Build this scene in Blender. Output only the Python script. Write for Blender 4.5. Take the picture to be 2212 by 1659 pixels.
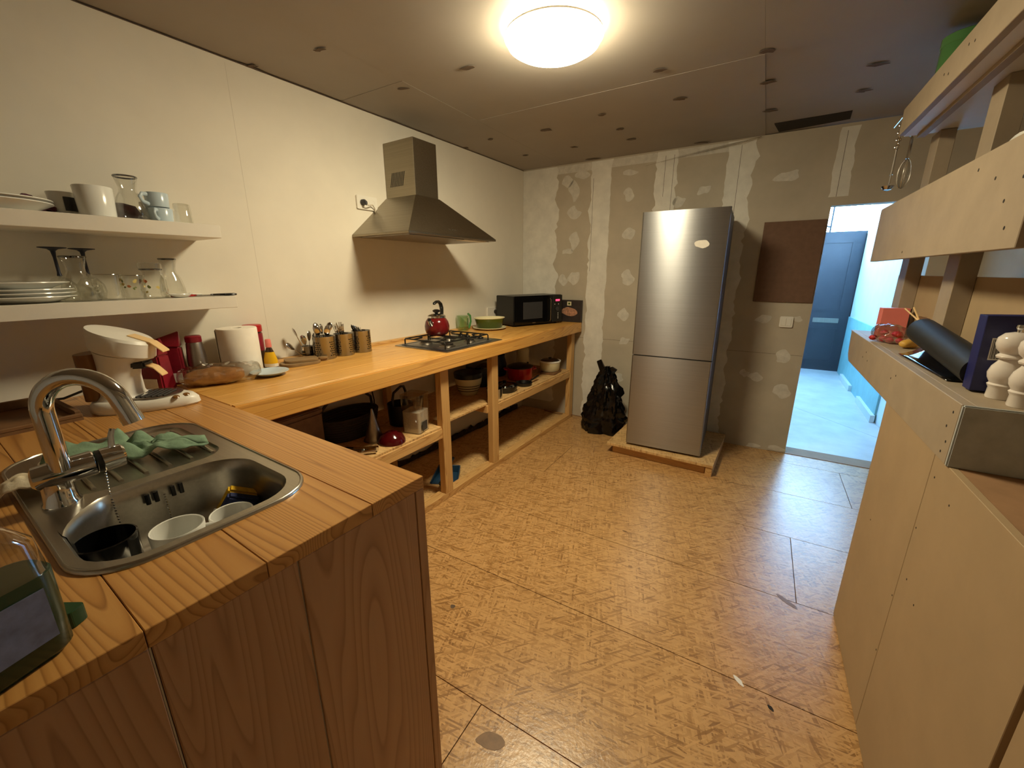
import bpy, bmesh, math, random
from mathutils import Matrix, Vector, noise
PI = math.pi
for o in list(bpy.data.objects): bpy.data.objects.remove(o)
SC = bpy.context.scene; COL = SC.collection
# ------------------------------------------------------------ camera, world, exposure
cam = bpy.data.cameras.new('camera'); camo = bpy.data.objects.new('camera', cam); COL.objects.link(camo)
CAM_POS = (2.2497, -3.6212, 1.409); YAW = 0.5826; PITCH = -0.2667; ROLL = -0.0033; FPX = 879.73
cam.sensor_fit = 'HORIZONTAL'; cam.sensor_width = 36.0; cam.lens = FPX / 2212.0 * 36.0
cam.clip_start = 0.02; cam.clip_end = 60
_f = Vector((-math.sin(YAW)*math.cos(PITCH), math.cos(YAW)*math.cos(PITCH), math.sin(PITCH)))
_r = Vector((math.cos(YAW), math.sin(YAW), 0)); _u = _r.cross(_f)
r2 = math.cos(ROLL)*_r + math.sin(ROLL)*_u; u2 = -math.sin(ROLL)*_r + math.cos(ROLL)*_u
m = Matrix.Identity(4)
for i in range(3): m[i][0] = r2[i]; m[i][1] = u2[i]; m[i][2] = -_f[i]; m[i][3] = CAM_POS[i]
camo.matrix_world = m; SC.camera = camo
w = bpy.data.worlds.new('world'); SC.world = w; w.use_nodes = True
w.node_tree.nodes['Background'].inputs[0].default_value = (0.35, 0.55, 0.9, 1)
w.node_tree.nodes['Background'].inputs[1].default_value = 1.0
SC.view_settings.view_transform = 'Standard'; SC.view_settings.look = 'None'
SC.view_settings.exposure = 0.0; SC.view_settings.gamma = 1.0; SC.view_settings.use_curve_mapping = False
LAMP_RGB = (1.0, 0.86, 0.57); LAMP_STRENGTH = 112.0
DAY_RGB = (0.36, 0.66, 1.0); DAY_STRENGTH = 72.0
# ------------------------------------------------------------ helpers
BW = 0.0407; H = 2.343; HC = 0.951
CB, SB = math.cos(BW), math.sin(BW)
def PB(x, y, z=0): return (x*CB - y*SB, x*SB + y*CB, z)
def lin(c):
    c /= 255.0
    return c/12.92 if c <= 0.04045 else ((c+0.055)/1.055)**2.4
def rgb(t):
    if isinstance(t, str): t = (int(t[0:2],16), int(t[2:4],16), int(t[4:6],16))
    return (lin(t[0]), lin(t[1]), lin(t[2]), 1)
MATS = {}
class NT:
    def __init__(s, name):
        s.m = bpy.data.materials.new(name); s.m.use_nodes = True; s.t = s.m.node_tree; s.t.nodes.clear()
        s.out = s.t.nodes.new('ShaderNodeOutputMaterial')
    def n(s, typ, **k):
        nd = s.t.nodes.new(typ)
        for a, v in k.items():
            if a.startswith('_'): setattr(nd, a[1:], v)
        return nd
    def l(s, a, b): s.t.links.new(a, b)
    def bsdf(s, col=None, rough=.5, metal=0, spec=.5, **k):
        b = s.n('ShaderNodeBsdfPrincipled')
        if col is not None and not hasattr(col, 'node'): b.inputs['Base Color'].default_value = col
        elif col is not None: s.l(col, b.inputs['Base Color'])
        b.inputs['Roughness'].default_value = rough; b.inputs['Metallic'].default_value = metal
        b.inputs['Specular IOR Level'].default_value = spec
        for a, v in k.items(): b.inputs[a.replace('_', ' ')].default_value = v
        s.l(b.outputs[0], s.out.inputs[0]); return b
    def math(s, op, a, b=None, c=None):
        nd = s.n('ShaderNodeMath', _operation=op)
        for i, v in enumerate((a, b, c)):
            if v is None: continue
            if hasattr(v, 'node'): s.l(v, nd.inputs[i])
            else: nd.inputs[i].default_value = v
        return nd.outputs[0]
    def mix(s, f, a, b, mode='MIX'):
        nd = s.n('ShaderNodeMix', _data_type='RGBA', _blend_type=mode)
        for i, v in ((0, f), (6, a), (7, b)):
            if hasattr(v, 'node'): s.l(v, nd.inputs[i])
            else: nd.inputs[i].default_value = v
        return nd.outputs[2]
    def ramp(s, f, stops):
        nd = s.n('ShaderNodeValToRGB'); e = nd.color_ramp.elements
        while len(e) < len(stops): e.new(0.5)
        for i, (p, c) in enumerate(stops): e[i].position = p; e[i].color = c
        s.l(f, nd.inputs[0]); return nd.outputs[0]
    def coord(s, scale=(1,1,1), rot=(0,0,0), rand=False, kind='Object', loc=(0,0,0)):
        tc = s.n('ShaderNodeTexCoord'); mp = s.n('ShaderNodeMapping')
        mp.inputs['Scale'].default_value = scale; mp.inputs['Rotation'].default_value = rot; mp.inputs['Location'].default_value = loc
        v = tc.outputs[kind]
        if rand:
            oi = s.n('ShaderNodeObjectInfo'); vm = s.n('ShaderNodeVectorMath', _operation='MULTIPLY_ADD')
            cx = s.n('ShaderNodeCombineXYZ'); 
            for i in range(3): s.l(oi.outputs['Random'], cx.inputs[i])
            s.l(cx.outputs[0], vm.inputs[0]); vm.inputs[1].default_value = (7.3, 11.1, 5.7); s.l(v, vm.inputs[2]); v = vm.outputs[0]
        s.l(v, mp.inputs[0]); return mp.outputs[0]
    def noise(s, v, scale=5, det=3, rough=.5, dist=0):
        nd = s.n('ShaderNodeTexNoise'); nd.inputs['Scale'].default_value = scale; nd.inputs['Detail'].default_value = det
        nd.inputs['Roughness'].default_value = rough; nd.inputs['Distortion'].default_value = dist; s.l(v, nd.inputs['Vector']); return nd.outputs['Fac']
    def bump(s, b, h, strength=.2, dist=.002):
        nd = s.n('ShaderNodeBump'); nd.inputs['Strength'].default_value = strength; nd.inputs['Distance'].default_value = dist
        s.l(h, nd.inputs['Height']); s.l(nd.outputs[0], b.inputs['Normal'])
def plain(name, col, rough=.5, metal=0, spec=.5, var=0.0, vscale=8, bump=0, **k):
    """plain colour with slight procedural mottling"""
    t = NT(name); c = rgb(col)
    if var > 0:
        f = t.noise(t.coord(), vscale, 4, .6)
        d = tuple(max(0, x*(1-var)) for x in c[:3]) + (1,); e = tuple(min(1, x*(1+var)) for x in c[:3]) + (1,)
        cc = t.ramp(f, [(.3, d), (.7, e)]); b = t.bsdf(cc, rough, metal, spec, **k)
        if bump: t.bump(b, t.noise(t.coord(), vscale*6, 3, .6), bump, .002)
    else: t.bsdf(c, rough, metal, spec, **k)
    MATS[name] = t.m; return t.m
def emit(name, col, strength):
    t = NT(name); e = t.n('ShaderNodeEmission'); e.inputs[0].default_value = tuple(col[:3]) + (1,); e.inputs[1].default_value = strength
    t.l(e.outputs[0], t.out.inputs[0]); MATS[name] = t.m; return t.m
def glassy(name, tint=(1,1,1), gloss=.9, rough=.03, edge=.55):
    """thin clear glass / film: tinted see-through plus facing-dependent gloss"""
    t = NT(name); tr = t.n('ShaderNodeBsdfTransparent'); gl = t.n('ShaderNodeBsdfGlossy')
    tr.inputs[0].default_value = tuple(tint) + (1,); gl.inputs[0].default_value = (gloss, gloss, gloss, 1); gl.inputs['Roughness'].default_value = rough
    lw = t.n('ShaderNodeLayerWeight'); lw.inputs[0].default_value = .35
    f = t.math('MULTIPLY_ADD', lw.outputs['Facing'], edge, .04)
    mx = t.n('ShaderNodeMixShader'); t.l(f, mx.inputs[0]); t.l(tr.outputs[0], mx.inputs[1]); t.l(gl.outputs[0], mx.inputs[2])
    t.l(mx.outputs[0], t.out.inputs[0]); MATS[name] = t.m; return t.m
def pine(name, axis, light, mid, dark, rough=.35, rings=1.0, knots=1.0, spec=.5):
    """plain-sawn softwood: stretched growth-ring contours, fine pores, knots; grain along axis"""
    t = NT(name); ai = 'XYZ'.index(axis)
    st = [1.0, 1.0, 1.0]; st[ai] = 0.05
    v = t.coord(tuple(st), rand=True)
    field = t.noise(v, 5.0*rings, 2, .45, .25)
    rg = t.math('MULTIPLY', field, 46.0); rg = t.math('FRACT', rg)
    st2 = [1.0, 1.0, 1.0]; st2[ai] = 0.02
    fine = t.noise(t.coord(tuple(st2), rand=True), 160, 3, .6)
    broad = t.noise(t.coord(tuple([.35 if i == ai else 1 for i in range(3)]), rand=True), 4.0, 3, .5)
    c1 = t.ramp(rg, [(0.0, rgb(light)), (.35, rgb(light)), (.72, rgb(mid)), (.90, rgb(dark)), (1.0, rgb(light))])
    c2 = t.mix(t.math('MULTIPLY', fine, .45), c1, rgb(mid))
    c3 = t.mix(t.math('MULTIPLY', broad, .55), c2, tuple(x*.72 for x in rgb(mid)[:3]) + (1,))
    st3 = [1.0, 1.0, 1.0]; st3[ai] = 0.45
    vo = t.n('ShaderNodeTexVoronoi', _feature='F1'); vo.inputs['Scale'].default_value = 3.6; vo.inputs['Randomness'].default_value = 1
    t.l(t.coord(tuple(st3), rand=True), vo.inputs['Vector'])
    kd = t.math('ADD', vo.outputs['Distance'], t.math('MULTIPLY', t.noise(v, 30, 2), .03))
    kf = t.ramp(kd, [(0.0, (1,1,1,1)), (.05, (.8,.8,.8,1)), (.075, (.25,.25,.25,1)), (.11, (0,0,0,1))])
    c4 = t.mix(t.math('MULTIPLY', kf, .85*knots), c3, tuple(x*.30 for x in rgb(dark)[:3]) + (1,))
    b = t.bsdf(c4, rough, 0, spec); t.bump(b, fine, .12, .001)
    MATS[name] = t.m; return t.m
def osb(name, light=(214,178,126), mid=(186,146,96), dark=(140,98,58), rough=.34, sc=1.0):
    """oriented strand board: layers of stretched random flakes in several directions"""
    t = NT(name); cur = None
    for i, (a, sx, sy) in enumerate([(0.1, 12, 115), (.45, 14, 130), (-.4, 13, 125), (1.25, 13, 120), (-.12, 17, 170), (2.3, 18, 140)]):
        # rotate before scaling: chain two mappings
        tc = t.coord((1,1,1), (0,0,a), loc=(i*.31, i*.17, 0)); mp = t.n('ShaderNodeMapping'); mp.inputs['Scale'].default_value = (sx*sc, sy*sc, 8)
        t.l(tc, mp.inputs[0])
        vo = t.n('ShaderNodeTexVoronoi', _feature='F1'); vo.inputs['Scale'].default_value = 1.0; t.l(mp.outputs[0], vo.inputs['Vector'])
        se = t.n('ShaderNodeSeparateColor'); t.l(vo.outputs['Color'], se.inputs[0])
        col = t.ramp(se.outputs[0], [(0, rgb(dark)), (.25, rgb(mid)), (.6, rgb(light)), (1, tuple(min(1, x*1.12) for x in rgb(light)[:3]) + (1,))])
        if cur is None: cur = col
        else:
            msk = t.math('GREATER_THAN', se.outputs[1], .55 if i < 5 else .8)
            cur = t.mix(t.math('MULTIPLY', msk, .85), cur, col)
    stain = t.noise(t.coord(), 1.6, 5, .6)
    cur = t.mix(t.math('MULTIPLY', stain, .5), cur, tuple(x*.66 for x in rgb(mid)[:3]) + (1,))
    spk = t.noise(t.coord(), 40, 4, .7)
    cur = t.mix(t.ramp(spk, [(.62, (0,0,0,1)), (.74, (.65,.65,.65,1))]), cur, tuple(x*.5 for x in rgb(dark)[:3]) + (1,))
    b = t.bsdf(cur, rough, 0, .55); t.bump(b, t.noise(t.coord(), 70, 3, .6), .5, .0015)
    MATS[name] = t.m; return t.m
def steel(name, col=(150,146,140), rough=.32, aniso=.0, axis='Z', grain=.10):
    t = NT(name); st = [140.0, 140.0, 140.0]; st['XYZ'.index(axis)] = 1.5
    f = t.noise(t.coord(tuple(st)), 1.0, 2, .6)
    c = rgb(col); d = tuple(x*(1-grain) for x in c[:3]) + (1,); e = tuple(min(1, x*(1+grain)) for x in c[:3]) + (1,)
    b = t.bsdf(t.ramp(f, [(.3, d), (.7, e)]), rough, 1.0)
    if aniso:
        b.inputs['Anisotropic'].default_value = aniso; b.inputs['Anisotropic Rotation'].default_value = 0.25; tg = t.n('ShaderNodeTangent', _direction_type='RADIAL', _axis='Z'); t.l(tg.outputs[0], b.inputs['Tangent'])
    MATS[name] = t.m; return t.m
class MB:
    """collects shapes; build() links them as ONE mesh object"""
    def __init__(s): s.v = []; s.f = []; s.T = Matrix.Identity(4)
    def add(s, vs, fs):
        k = len(s.v); s.v += [s.T @ Vector(p) for p in vs]; s.f += [tuple(i+k for i in f) for f in fs]; return s
    def box(s, a, b):
        x0,y0,z0 = a; x1,y1,z1 = b
        return s.add([(x0,y0,z0),(x1,y0,z0),(x1,y1,z0),(x0,y1,z0),(x0,y0,z1),(x1,y0,z1),(x1,y1,z1),(x0,y1,z1)],
                     [(0,3,2,1),(4,5,6,7),(0,1,5,4),(1,2,6,5),(2,3,7,6),(3,0,4,7)])
    def hexa(s, lo, hi):
        return s.add(list(lo) + list(hi), [(0,3,2,1),(4,5,6,7),(0,1,5,4),(1,2,6,5),(2,3,7,6),(3,0,4,7)])
    def lathe(s, prof, n=24, c=(0,0,0), sx=1, sy=1):
        vs = []; fs = []; idx = []
        for r, z in prof:
            if r < 1e-6: idx.append([len(vs)]*n); vs.append((c[0], c[1], c[2]+z))
            else:
                idx.append([len(vs)+i for i in range(n)])
                vs += [(c[0]+r*sx*math.cos(2*PI*i/n), c[1]+r*sy*math.sin(2*PI*i/n), c[2]+z) for i in range(n)]
        for a, b in zip(idx[:-1], idx[1:]):
            for i in range(n):
                j = (i+1) % n; q = []
                for k in (a[i], a[j], b[j], b[i]):
                    if k not in q: q.append(k)
                if len(q) > 2: fs.append(tuple(q))
        return s.add(vs, fs)
    def tube(s, pts, r, n=10, caps=True, flat=1.0):
        pts = [Vector(p) for p in pts]; R = r if isinstance(r, (list, tuple)) else [r]*len(pts); vs = []; fs = []
        t0 = (pts[1]-pts[0]).normalized(); up = Vector((0,0,1)) if abs(t0.z) < .9 else Vector((1,0,0)); nrm = t0.cross(up).normalized()
        for i, p in enumerate(pts):
            a = pts[max(0, i-1)]; b = pts[min(len(pts)-1, i+1)]; t = (b-a).normalized()
            nrm = (nrm - t*nrm.dot(t)).normalized(); bn = t.cross(nrm)
            for k in range(n):
                an = 2*PI*k/n; vs.append(p + nrm*math.cos(an)*R[i] + bn*math.sin(an)*R[i]*flat)
        for i in range(len(pts)-1):
            for k in range(n):
                a = i*n+k; b = i*n+(k+1) % n; fs.append((a, b, b+n, a+n))
        if caps: fs.append(tuple(range(n-1, -1, -1))); fs.append(tuple((len(pts)-1)*n+k for k in range(n)))
        return s.add(vs, fs)
    def prism(s, poly, z0, z1):
        n = len(poly); vs = [(p[0], p[1], z0) for p in poly] + [(p[0], p[1], z1) for p in poly]
        return s.add(vs, [tuple(range(n-1, -1, -1)), tuple(range(n, 2*n))] + [(i, (i+1) % n, (i+1) % n+n, i+n) for i in range(n)])
    def loft(s, loops, cap0=True, cap1=True):
        n = len(loops[0]); vs = [p for L in loops for p in L]; fs = []
        for k in range(len(loops)-1):
            for i in range(n): fs.append((k*n+i, k*n+(i+1) % n, (k+1)*n+(i+1) % n, (k+1)*n+i))
        if cap0: fs.append(tuple(range(n-1, -1, -1)))
        if cap1: fs.append(tuple((len(loops)-1)*n+i for i in range(n)))
        return s.add(vs, fs)
    def grid(s, fn, nu, nv):
        vs = [fn(i/nu, j/nv) for j in range(nv+1) for i in range(nu+1)]
        return s.add(vs, [(j*(nu+1)+i, j*(nu+1)+i+1, (j+1)*(nu+1)+i+1, (j+1)*(nu+1)+i) for j in range(nv) for i in range(nu)])
    def build(s, name, mat, parent=None, loc=(0,0,0), rot=(0,0,0), bevel=0, smooth=.6, solid=0, seg=2, subd=0):
        me = bpy.data.meshes.new(name); me.from_pydata([tuple(v) for v in s.v], [], s.f)
        bm = bmesh.new(); bm.from_mesh(me)
        bmesh.ops.recalc_face_normals(bm, faces=bm.faces)
        if bevel: bmesh.ops.bevel(bm, geom=list(bm.edges), offset=bevel, segments=seg, affect='EDGES', clamp_overlap=True)
        bm.to_mesh(me); bm.free()
        me.materials.append(MATS[mat] if isinstance(mat, str) else mat)
        for p in me.polygons: p.use_smooth = True
        me.set_sharp_from_angle(angle=smooth)
        o = bpy.data.objects.new(name, me); COL.objects.link(o); o.location = loc; o.rotation_euler = rot
        if parent: o.parent = parent
        if solid: md = o.modifiers.new('solid', 'SOLIDIFY'); md.thickness = solid; md.offset = 0
        if subd: md = o.modifiers.new('sub', 'SUBSURF'); md.levels = subd; md.render_levels = subd
        return o
def tag(o, label, cat, group=None):
    o['label'] = label; o['category'] = cat
    if group: o['group'] = group
    return o
def thing(name, label, cat, loc=(0,0,0), rotz=0, group=None):
    o = bpy.data.objects.new(name, None); COL.objects.link(o); o.location = loc; o.rotation_euler = (0,0,rotz); o.empty_display_size = .05
    return tag(o, label, cat, group)
def struct(o, label=None):
    o['kind'] = 'structure'
    if label: o['label'] = label
    return o
def copy_tree(o, parent=None):
    c = o.copy(); COL.objects.link(c); c.parent = parent
    for ch in list(o.children): copy_tree(ch, c)
    return c
def box(a, b): return MB().box(a, b)
def rrect(x0, y0, x1, y1, r, n=6, z=None):
    P = []
    for cx, cy, a0 in ((x1-r, y1-r, 0), (x0+r, y1-r, PI/2), (x0+r, y0+r, PI), (x1-r, y0+r, 1.5*PI)):
        for k in range(n+1):
            a = a0 + PI/2*k/n; P.append((cx+r*math.cos(a), cy+r*math.sin(a)) if z is None else (cx+r*math.cos(a), cy+r*math.sin(a), z))
    return P
def arc(c, r, a0, a1, n, e1=(1,0,0), e2=(0,0,1)):
    c = Vector(c); e1 = Vector(e1); e2 = Vector(e2)
    return [c + e1*r*math.cos(a0+(a1-a0)*i/n) + e2*r*math.sin(a0+(a1-a0)*i/n) for i in range(n+1)]
def blob(rx, ry, seed, n=18, rough=.25):
    rd = random.Random(seed); ph = [rd.uniform(0, 6.28) for _ in range(4)]; am = [rd.uniform(.3, 1)*rough/(k+1.2) for k in range(4)]
    return [((1+sum(am[k]*math.sin((k+2)*a+ph[k]) for k in range(4)))*rx*math.cos(a), (1+sum(am[k]*math.cos((k+2)*a+ph[k]) for k in range(4)))*ry*math.sin(a)) for a in [2*PI*i/n for i in range(n)]]
# ------------------------------------------------------------ materials
plain('plaster_wall', (226,220,206), .75, var=.05, vscale=2.2, bump=.06)
plain('plasterboard', (184,174,156), .8, var=.10, vscale=3, bump=.04)
plain('joint_compound', (222,219,210), .7, var=.10, vscale=9, bump=.08)
plain('spot_filler', (204,199,188), .7, var=.12, vscale=22, bump=.08)
plain('ceiling_board', (158,150,140), .62, var=.06, vscale=1.5)
plain('ceiling_filler', (96,80,66), .8, var=.2, vscale=40)
plain('dark_gap', (38,32,28), .9)
plain('wall_seam', (208,201,187), .8)
plain('pencil_line', (90,80,70), .9)
plain('corridor_wall', (214,226,232), .6, var=.04)
plain('corridor_teal', (128,176,178), .55, var=.1, vscale=6)
plain('corridor_trim', (206,214,212), .5)
plain('corridor_floor', (196,196,196), .34, var=.12, vscale=5)
plain('door_paint', (48,48,54), .45, var=.08)
plain('white_paint', (224,218,206), .5, var=.03)
plain('mdf', (170,147,115), .6, var=.05, vscale=6)
plain('mdf_edge', (150,116,84), .7, var=.1, vscale=14)
plain('raw_beam', (160,144,122), .65, var=.07, vscale=9)
plain('grey_paint', (176,182,182), .7, var=.12, vscale=20, bump=.2)
plain('white_plastic', (232,228,218), .35)
plain('cream_plastic', (232,196,140), .4)
plain('porcelain', (232,232,226), .18, var=.02)
plain('blue_porcelain', (190,206,216), .2, var=.03)
plain('black_plastic', (20,19,18), .35)
plain('black_gloss', (10,10,11), .08)
plain('dark_grey', (52,52,54), .45)
plain('red_enamel', (104,20,22), .15, var=.12, vscale=10)
plain('red_plastic', (176,26,28), .35)
plain('pot_red', (190,34,22), .2)
plain('foil_red', (130,26,42), .3, var=.25, vscale=18)
plain('label_white', (226,222,212), .5, var=.05, vscale=60)
plain('green_ceramic', (70,84,28), .25, var=.1)
plain('cream_glaze', (226,218,180), .25)
plain('paper', (238,232,220), .9, var=.03, vscale=30)
plain('purple_cloth', (92,52,66), .95, var=.3, vscale=60)
plain('green_cloth', (120,146,120), .95, var=.18, vscale=40, bump=.3)
plain('beige_cloth', (214,200,172), .95, var=.15, vscale=30, bump=.3)
plain('sponge_yellow', (232,186,40), .95, var=.15, vscale=120, bump=.5)
plain('sponge_blue', (44,52,92), .95, var=.25, vscale=200)
plain('scourer_brown', (108,90,80), .9, var=.3, vscale=60)
plain('rubber_black', (16,16,16), .6)
plain('bag_black', (9,9,10), .22, var=.3, vscale=8)
plain('board_wood', (140,112,74), .6, var=.18, vscale=14)
plain('basket_dark', (44,36,34), .75, var=.2, vscale=60)
plain('rice', (232,226,212), .8, var=.1, vscale=90)
plain('blue_card', (24,30,92), .45, var=.08)
plain('pink_card', (228,128,120), .55, var=.04)
plain('pink_candy', (206,50,76), .4, var=.2, vscale=30)
plain('yellow_item', (206,160,70), .5, var=.15, vscale=20)
plain('brown_wood', (118,84,52), .6, var=.2, vscale=20)
plain('blue_plastic', (32,62,88), .35)
plain('navy_plastic', (30,34,52), .5)
plain('mill_ceramic', (222,214,206), .14, var=.02)
plain('green_tin', (84,136,80), .16, metal=.0)
plain('brown_tank', (120,78,30), .25)
plain('bread', (170,120,70), .8, var=.35, vscale=26)
plain('cork_panel', (112,84,66), .8, var=.12, vscale=30)
plain('mustard_yellow', (226,178,20), .35)
plain('coffee_dark', (56,34,22), .3, var=.2, vscale=20)
plain('photo_dark', (46,38,38), .5, var=.25, vscale=25)
plain('photo_food', (176,130,104), .5, var=.5, vscale=60)
plain('black_roll', (26,28,28), .55, var=.25, vscale=9)
plain('cable_white', (206,196,176), .5)
plain('debris', (60,48,36), .95, var=.4, vscale=30, bump=.6)
plain('sheet_window', (58,58,60), .2)
steel('brushed_steel', (158,150,140), .38, .0, 'Z')
steel('fridge_steel', (168,170,174), .34, .8, 'X', .04)
plain('fridge_side', (84,84,86), .5)
steel('sink_steel', (184,178,166), .30, 0, 'X', .06)
steel('hood_steel', (150,140,122), .33, .0, 'X', .08)
steel('chrome', (210,210,210), .07, 0, 'Z', .0)
steel('cutlery_steel', (196,192,186), .16, 0, 'Z', .03)
steel('holder_steel', (166,164,160), .24, 0, 'Z', .05)
steel('hob_steel', (156,152,146), .3, 0, 'X', .05)
glassy('clear_glass', (.93,.93,.90)); glassy('green_glass', (.80,.90,.76)); glassy('film', (.86,.84,.80), .9, .12, .75)
glassy('soap_green', (.16,.26,.18), .8, .06, .4); glassy('clear_plastic', (.80,.78,.74), .9, .08, .6); glassy('dark_glass', (.30,.30,.32), .9, .04, .5)
pine('pine_y', 'Y', (236,184,100), (218,160,80), (184,126,58), .30, .9)
pine('pine_x', 'X', (210,156,88), (188,132,68), (138,88,40), .33, .75)
pine('pine_panel', 'Z', (192,148,102), (178,132,88), (152,108,68), .45, .9, .6)
pine('raw_pine_z', 'Z', (224,184,122), (206,160,98), (172,120,66), .55, 1.4, .5)
pine('raw_pine_y', 'Y', (224,184,122), (206,160,98), (172,120,66), .55, 1.4, .5)
pine('raw_pine_x', 'X', (224,184,122), (206,160,98), (172,120,66), .55, 1.4, .5)
osb('osb', (208,164,108), (180,136,82), (136,96,54), .30); osb('osb_raw', (224,186,128), (200,160,104), (162,118,70), .6)
emit('lamp_light', LAMP_RGB, LAMP_STRENGTH); emit('lamp_light_soft', LAMP_RGB, LAMP_STRENGTH*.35); emit('daylight', DAY_RGB, DAY_STRENGTH); emit('red_digits', (1.0,.05,.12), 2.5)
# ------------------------------------------------------------ setting: floor of strand boards (rotated room frame)
fl = struct(box((-.3,-5.4,-.06), (3.3,.12,-.02)).build('floor', 'dark_gap', rot=(0,0,BW)))
rows = [-5.40, -4.47, -3.935, -3.40, -2.870, -2.335, -1.800, -1.265, -.730, -.195, .115]
cuts = [1.2, .4, 2.3, 1.47, .35, 3.0, 2.41, .9, 2.75, 1.9]
for i in range(len(rows)-1):
    xs = [-.3, cuts[i], 3.25]
    for j in range(2):
        g = .0016
        box((xs[j]+g, rows[i]+g, -.02), (xs[j+1]-g, rows[i+1]-g, 0)).build('strand_board', 'osb', fl)
def fpatch(name, mat, x, y, rx, ry, seed, rz=0, h=.0006):
    o = MB().prism(blob(rx, ry, seed), 0, h).build(name, mat, loc=(x, y, 0.0002), rot=(0,0,rz)); o.parent = fl; o.matrix_parent_inverse = fl.matrix_basis.inverted(); return o
plain('stain', (126,92,56), .5, var=.2, vscale=30)
fpatch('floor_stain', 'stain', 1.678, -2.881, .040, .026, 3, .5)
fpatch('floor_stain', 'ceiling_filler', 1.225, -2.543, .012, .009, 5)
fpatch('floor_stain', 'stain', 2.447, -1.714, .05, .012, 6, -.6)
fpatch('floor_stain', 'stain', 1.681, -1.606, .014, .006, 7)
fpatch('floor_stain', 'dark_gap', 2.404, -2.288, .006, .012, 8, .8)
fpatch('paint_fleck', 'label_white', 2.304, -2.239, .022, .008, 9, -.7)
# ------------------------------------------------------------ walls and ceiling
struct(box((-.12,-5.6,-.02), (0,.10,H-.004)).build('wall_left', 'plaster_wall'))
wb = struct(MB().box((-.2,0,-.02), (2.425,.10,H)).box((2.425,0,1.845), (2.985,.10,H)).box((2.985,0,-.02), (3.3,.10,H)).build('wall_back', 'plasterboard', rot=(0,0,BW)))
struct(box((3.22,-5.5,-.02), (3.32,.0,H)).build('wall_right', 'plasterboard', rot=(0,0,BW)))
struct(box((-.3,-5.5,-.02), (3.3,-5.4,H)).build('wall_near', 'plaster_wall', rot=(0,0,BW)))
ce = struct(box((-.3,-5.5,H+.015), (3.3,.12,H+.08)).build('ceiling', 'ceiling_filler', rot=(0,0,BW)))
for (x0,y0,x1,y1,dz) in [(-.2,-1.95,.40,.02,0), (-.2,-5.5,.40,-1.951,.002), (.401,-5.5,1.97,-1.30,.001), (.401,-1.299,1.97,.02,0), (1.971,-1.30,3.25,.02,.004), (1.971,-5.5,3.25,-1.301,-.001)]:
    box((x0,y0,H+dz), (x1,y1,H+.014)).build('ceiling_panel', 'ceiling_board', ce)
# the torn hole along the back of the ceiling
MB().prism([(2.02,-.235),(2.42,-.25),(2.43,-.09),(2.05,-.03)], H-.001, H+.005).build('ceiling_hole', 'dark_gap', ce)
k = 0
for (x, y, rx, ry) in [(.42,-2.343,.026,.012),(.422,-1.876,.028,.012),(.846,-1.862,.03,.018),(1.593,-1.335,.026,.018),(1.604,-.928,.04,.016),(2.034,-1.252,.034,.02),(2.021,-.895,.03,.018),
                       (2.017,-.442,.034,.018),(2.453,-.825,.042,.014),(2.44,-.49,.034,.014),(1.151,-.944,.022,.014),(1.158,-.628,.026,.016),(1.155,-.369,.03,.016),(.735,-.891,.036,.02),
                       (.725,-.429,.024,.016),(.295,-.442,.02,.012),(.306,-.941,.02,.012),(.72,-.03,.05,.018),(1.57,.0,.06,.014),(.02,-2.433,.03,.014),(.02,-.879,.024,.012)]:
    k += 1; o = MB().prism(blob(rx, ry, k, 12, .5), -.0012, 0).build('screw_filler', 'ceiling_filler', loc=(x, y, H-.0036), rot=(0,0,.3)); o.parent = ce; o.matrix_parent_inverse = ce.matrix_basis.inverted()
# crumbling dark seam where the left wall meets the ceiling
rd = random.Random(4); P = [(0.0005, -5.0+i*.05) for i in range(101)]
up = [(.004+.010*abs(noise.noise(Vector((y*9, 1, 0)))) + (.016 if -1.75 < y < -1.2 or -2.5 < y < -2.36 else 0)*rd.random(), y) for _, y in P]
o = MB().prism(P + up[::-1], H-.0045, H-.0025).build('trim_1', 'ceiling_filler'); struct(o)
# plaster bands and filled screws of the back wall (local: x along wall, z up; thin raised compound)
def wall_patch(poly, name, mat, t=.0012):
    b = MB(); n = len(poly)
    b.add([(p[0], -t, p[1]) for p in poly] + [(p[0], .0004, p[1]) for p in poly], [tuple(range(n)), tuple(range(2*n-1, n-1, -1))] + [(i, i+n, (i+1) % n+n, (i+1) % n) for i in range(n)])
    return b.build(name, mat, wb)
def band(x0, x1, z0, z1, wl, wr, seed, name='plaster_band', mat='joint_compound', t=.0012):
    n = int((z1-z0)/.03); L = []; Rr = []
    for i in range(n+1):
        z = z0+(z1-z0)*i/n
        L.append((x0+wl*noise.noise(Vector((z*7, seed, 0)))+wl*.6*noise.noise(Vector((z*26, seed+3, 0))), z)); Rr.append((x1+wr*noise.noise(Vector((z*7, seed+9, 0)))+wr*.6*noise.noise(Vector((z*26, seed+13, 0))), z))
    return wall_patch(L[::-1]+Rr if False else Rr + L[::-1], name, mat, t)
band(.002, .365, .1, H-.01, 0, .06, 1); band(.685, .865, .0, H-.01, .03, .018, 2); band(1.235, 1.40, .0, H-.01, .05, .04, 3)
band(1.745, 1.925, .0, H-.01, .02, .035, 4); band(2.40, 2.50, 1.90, H-.02, .015, .015, 5);
band(.05, 1.9, H-.075, H-.012, .01, .01, 7, 'plaster_band', 'spot_filler', .0009)
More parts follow.
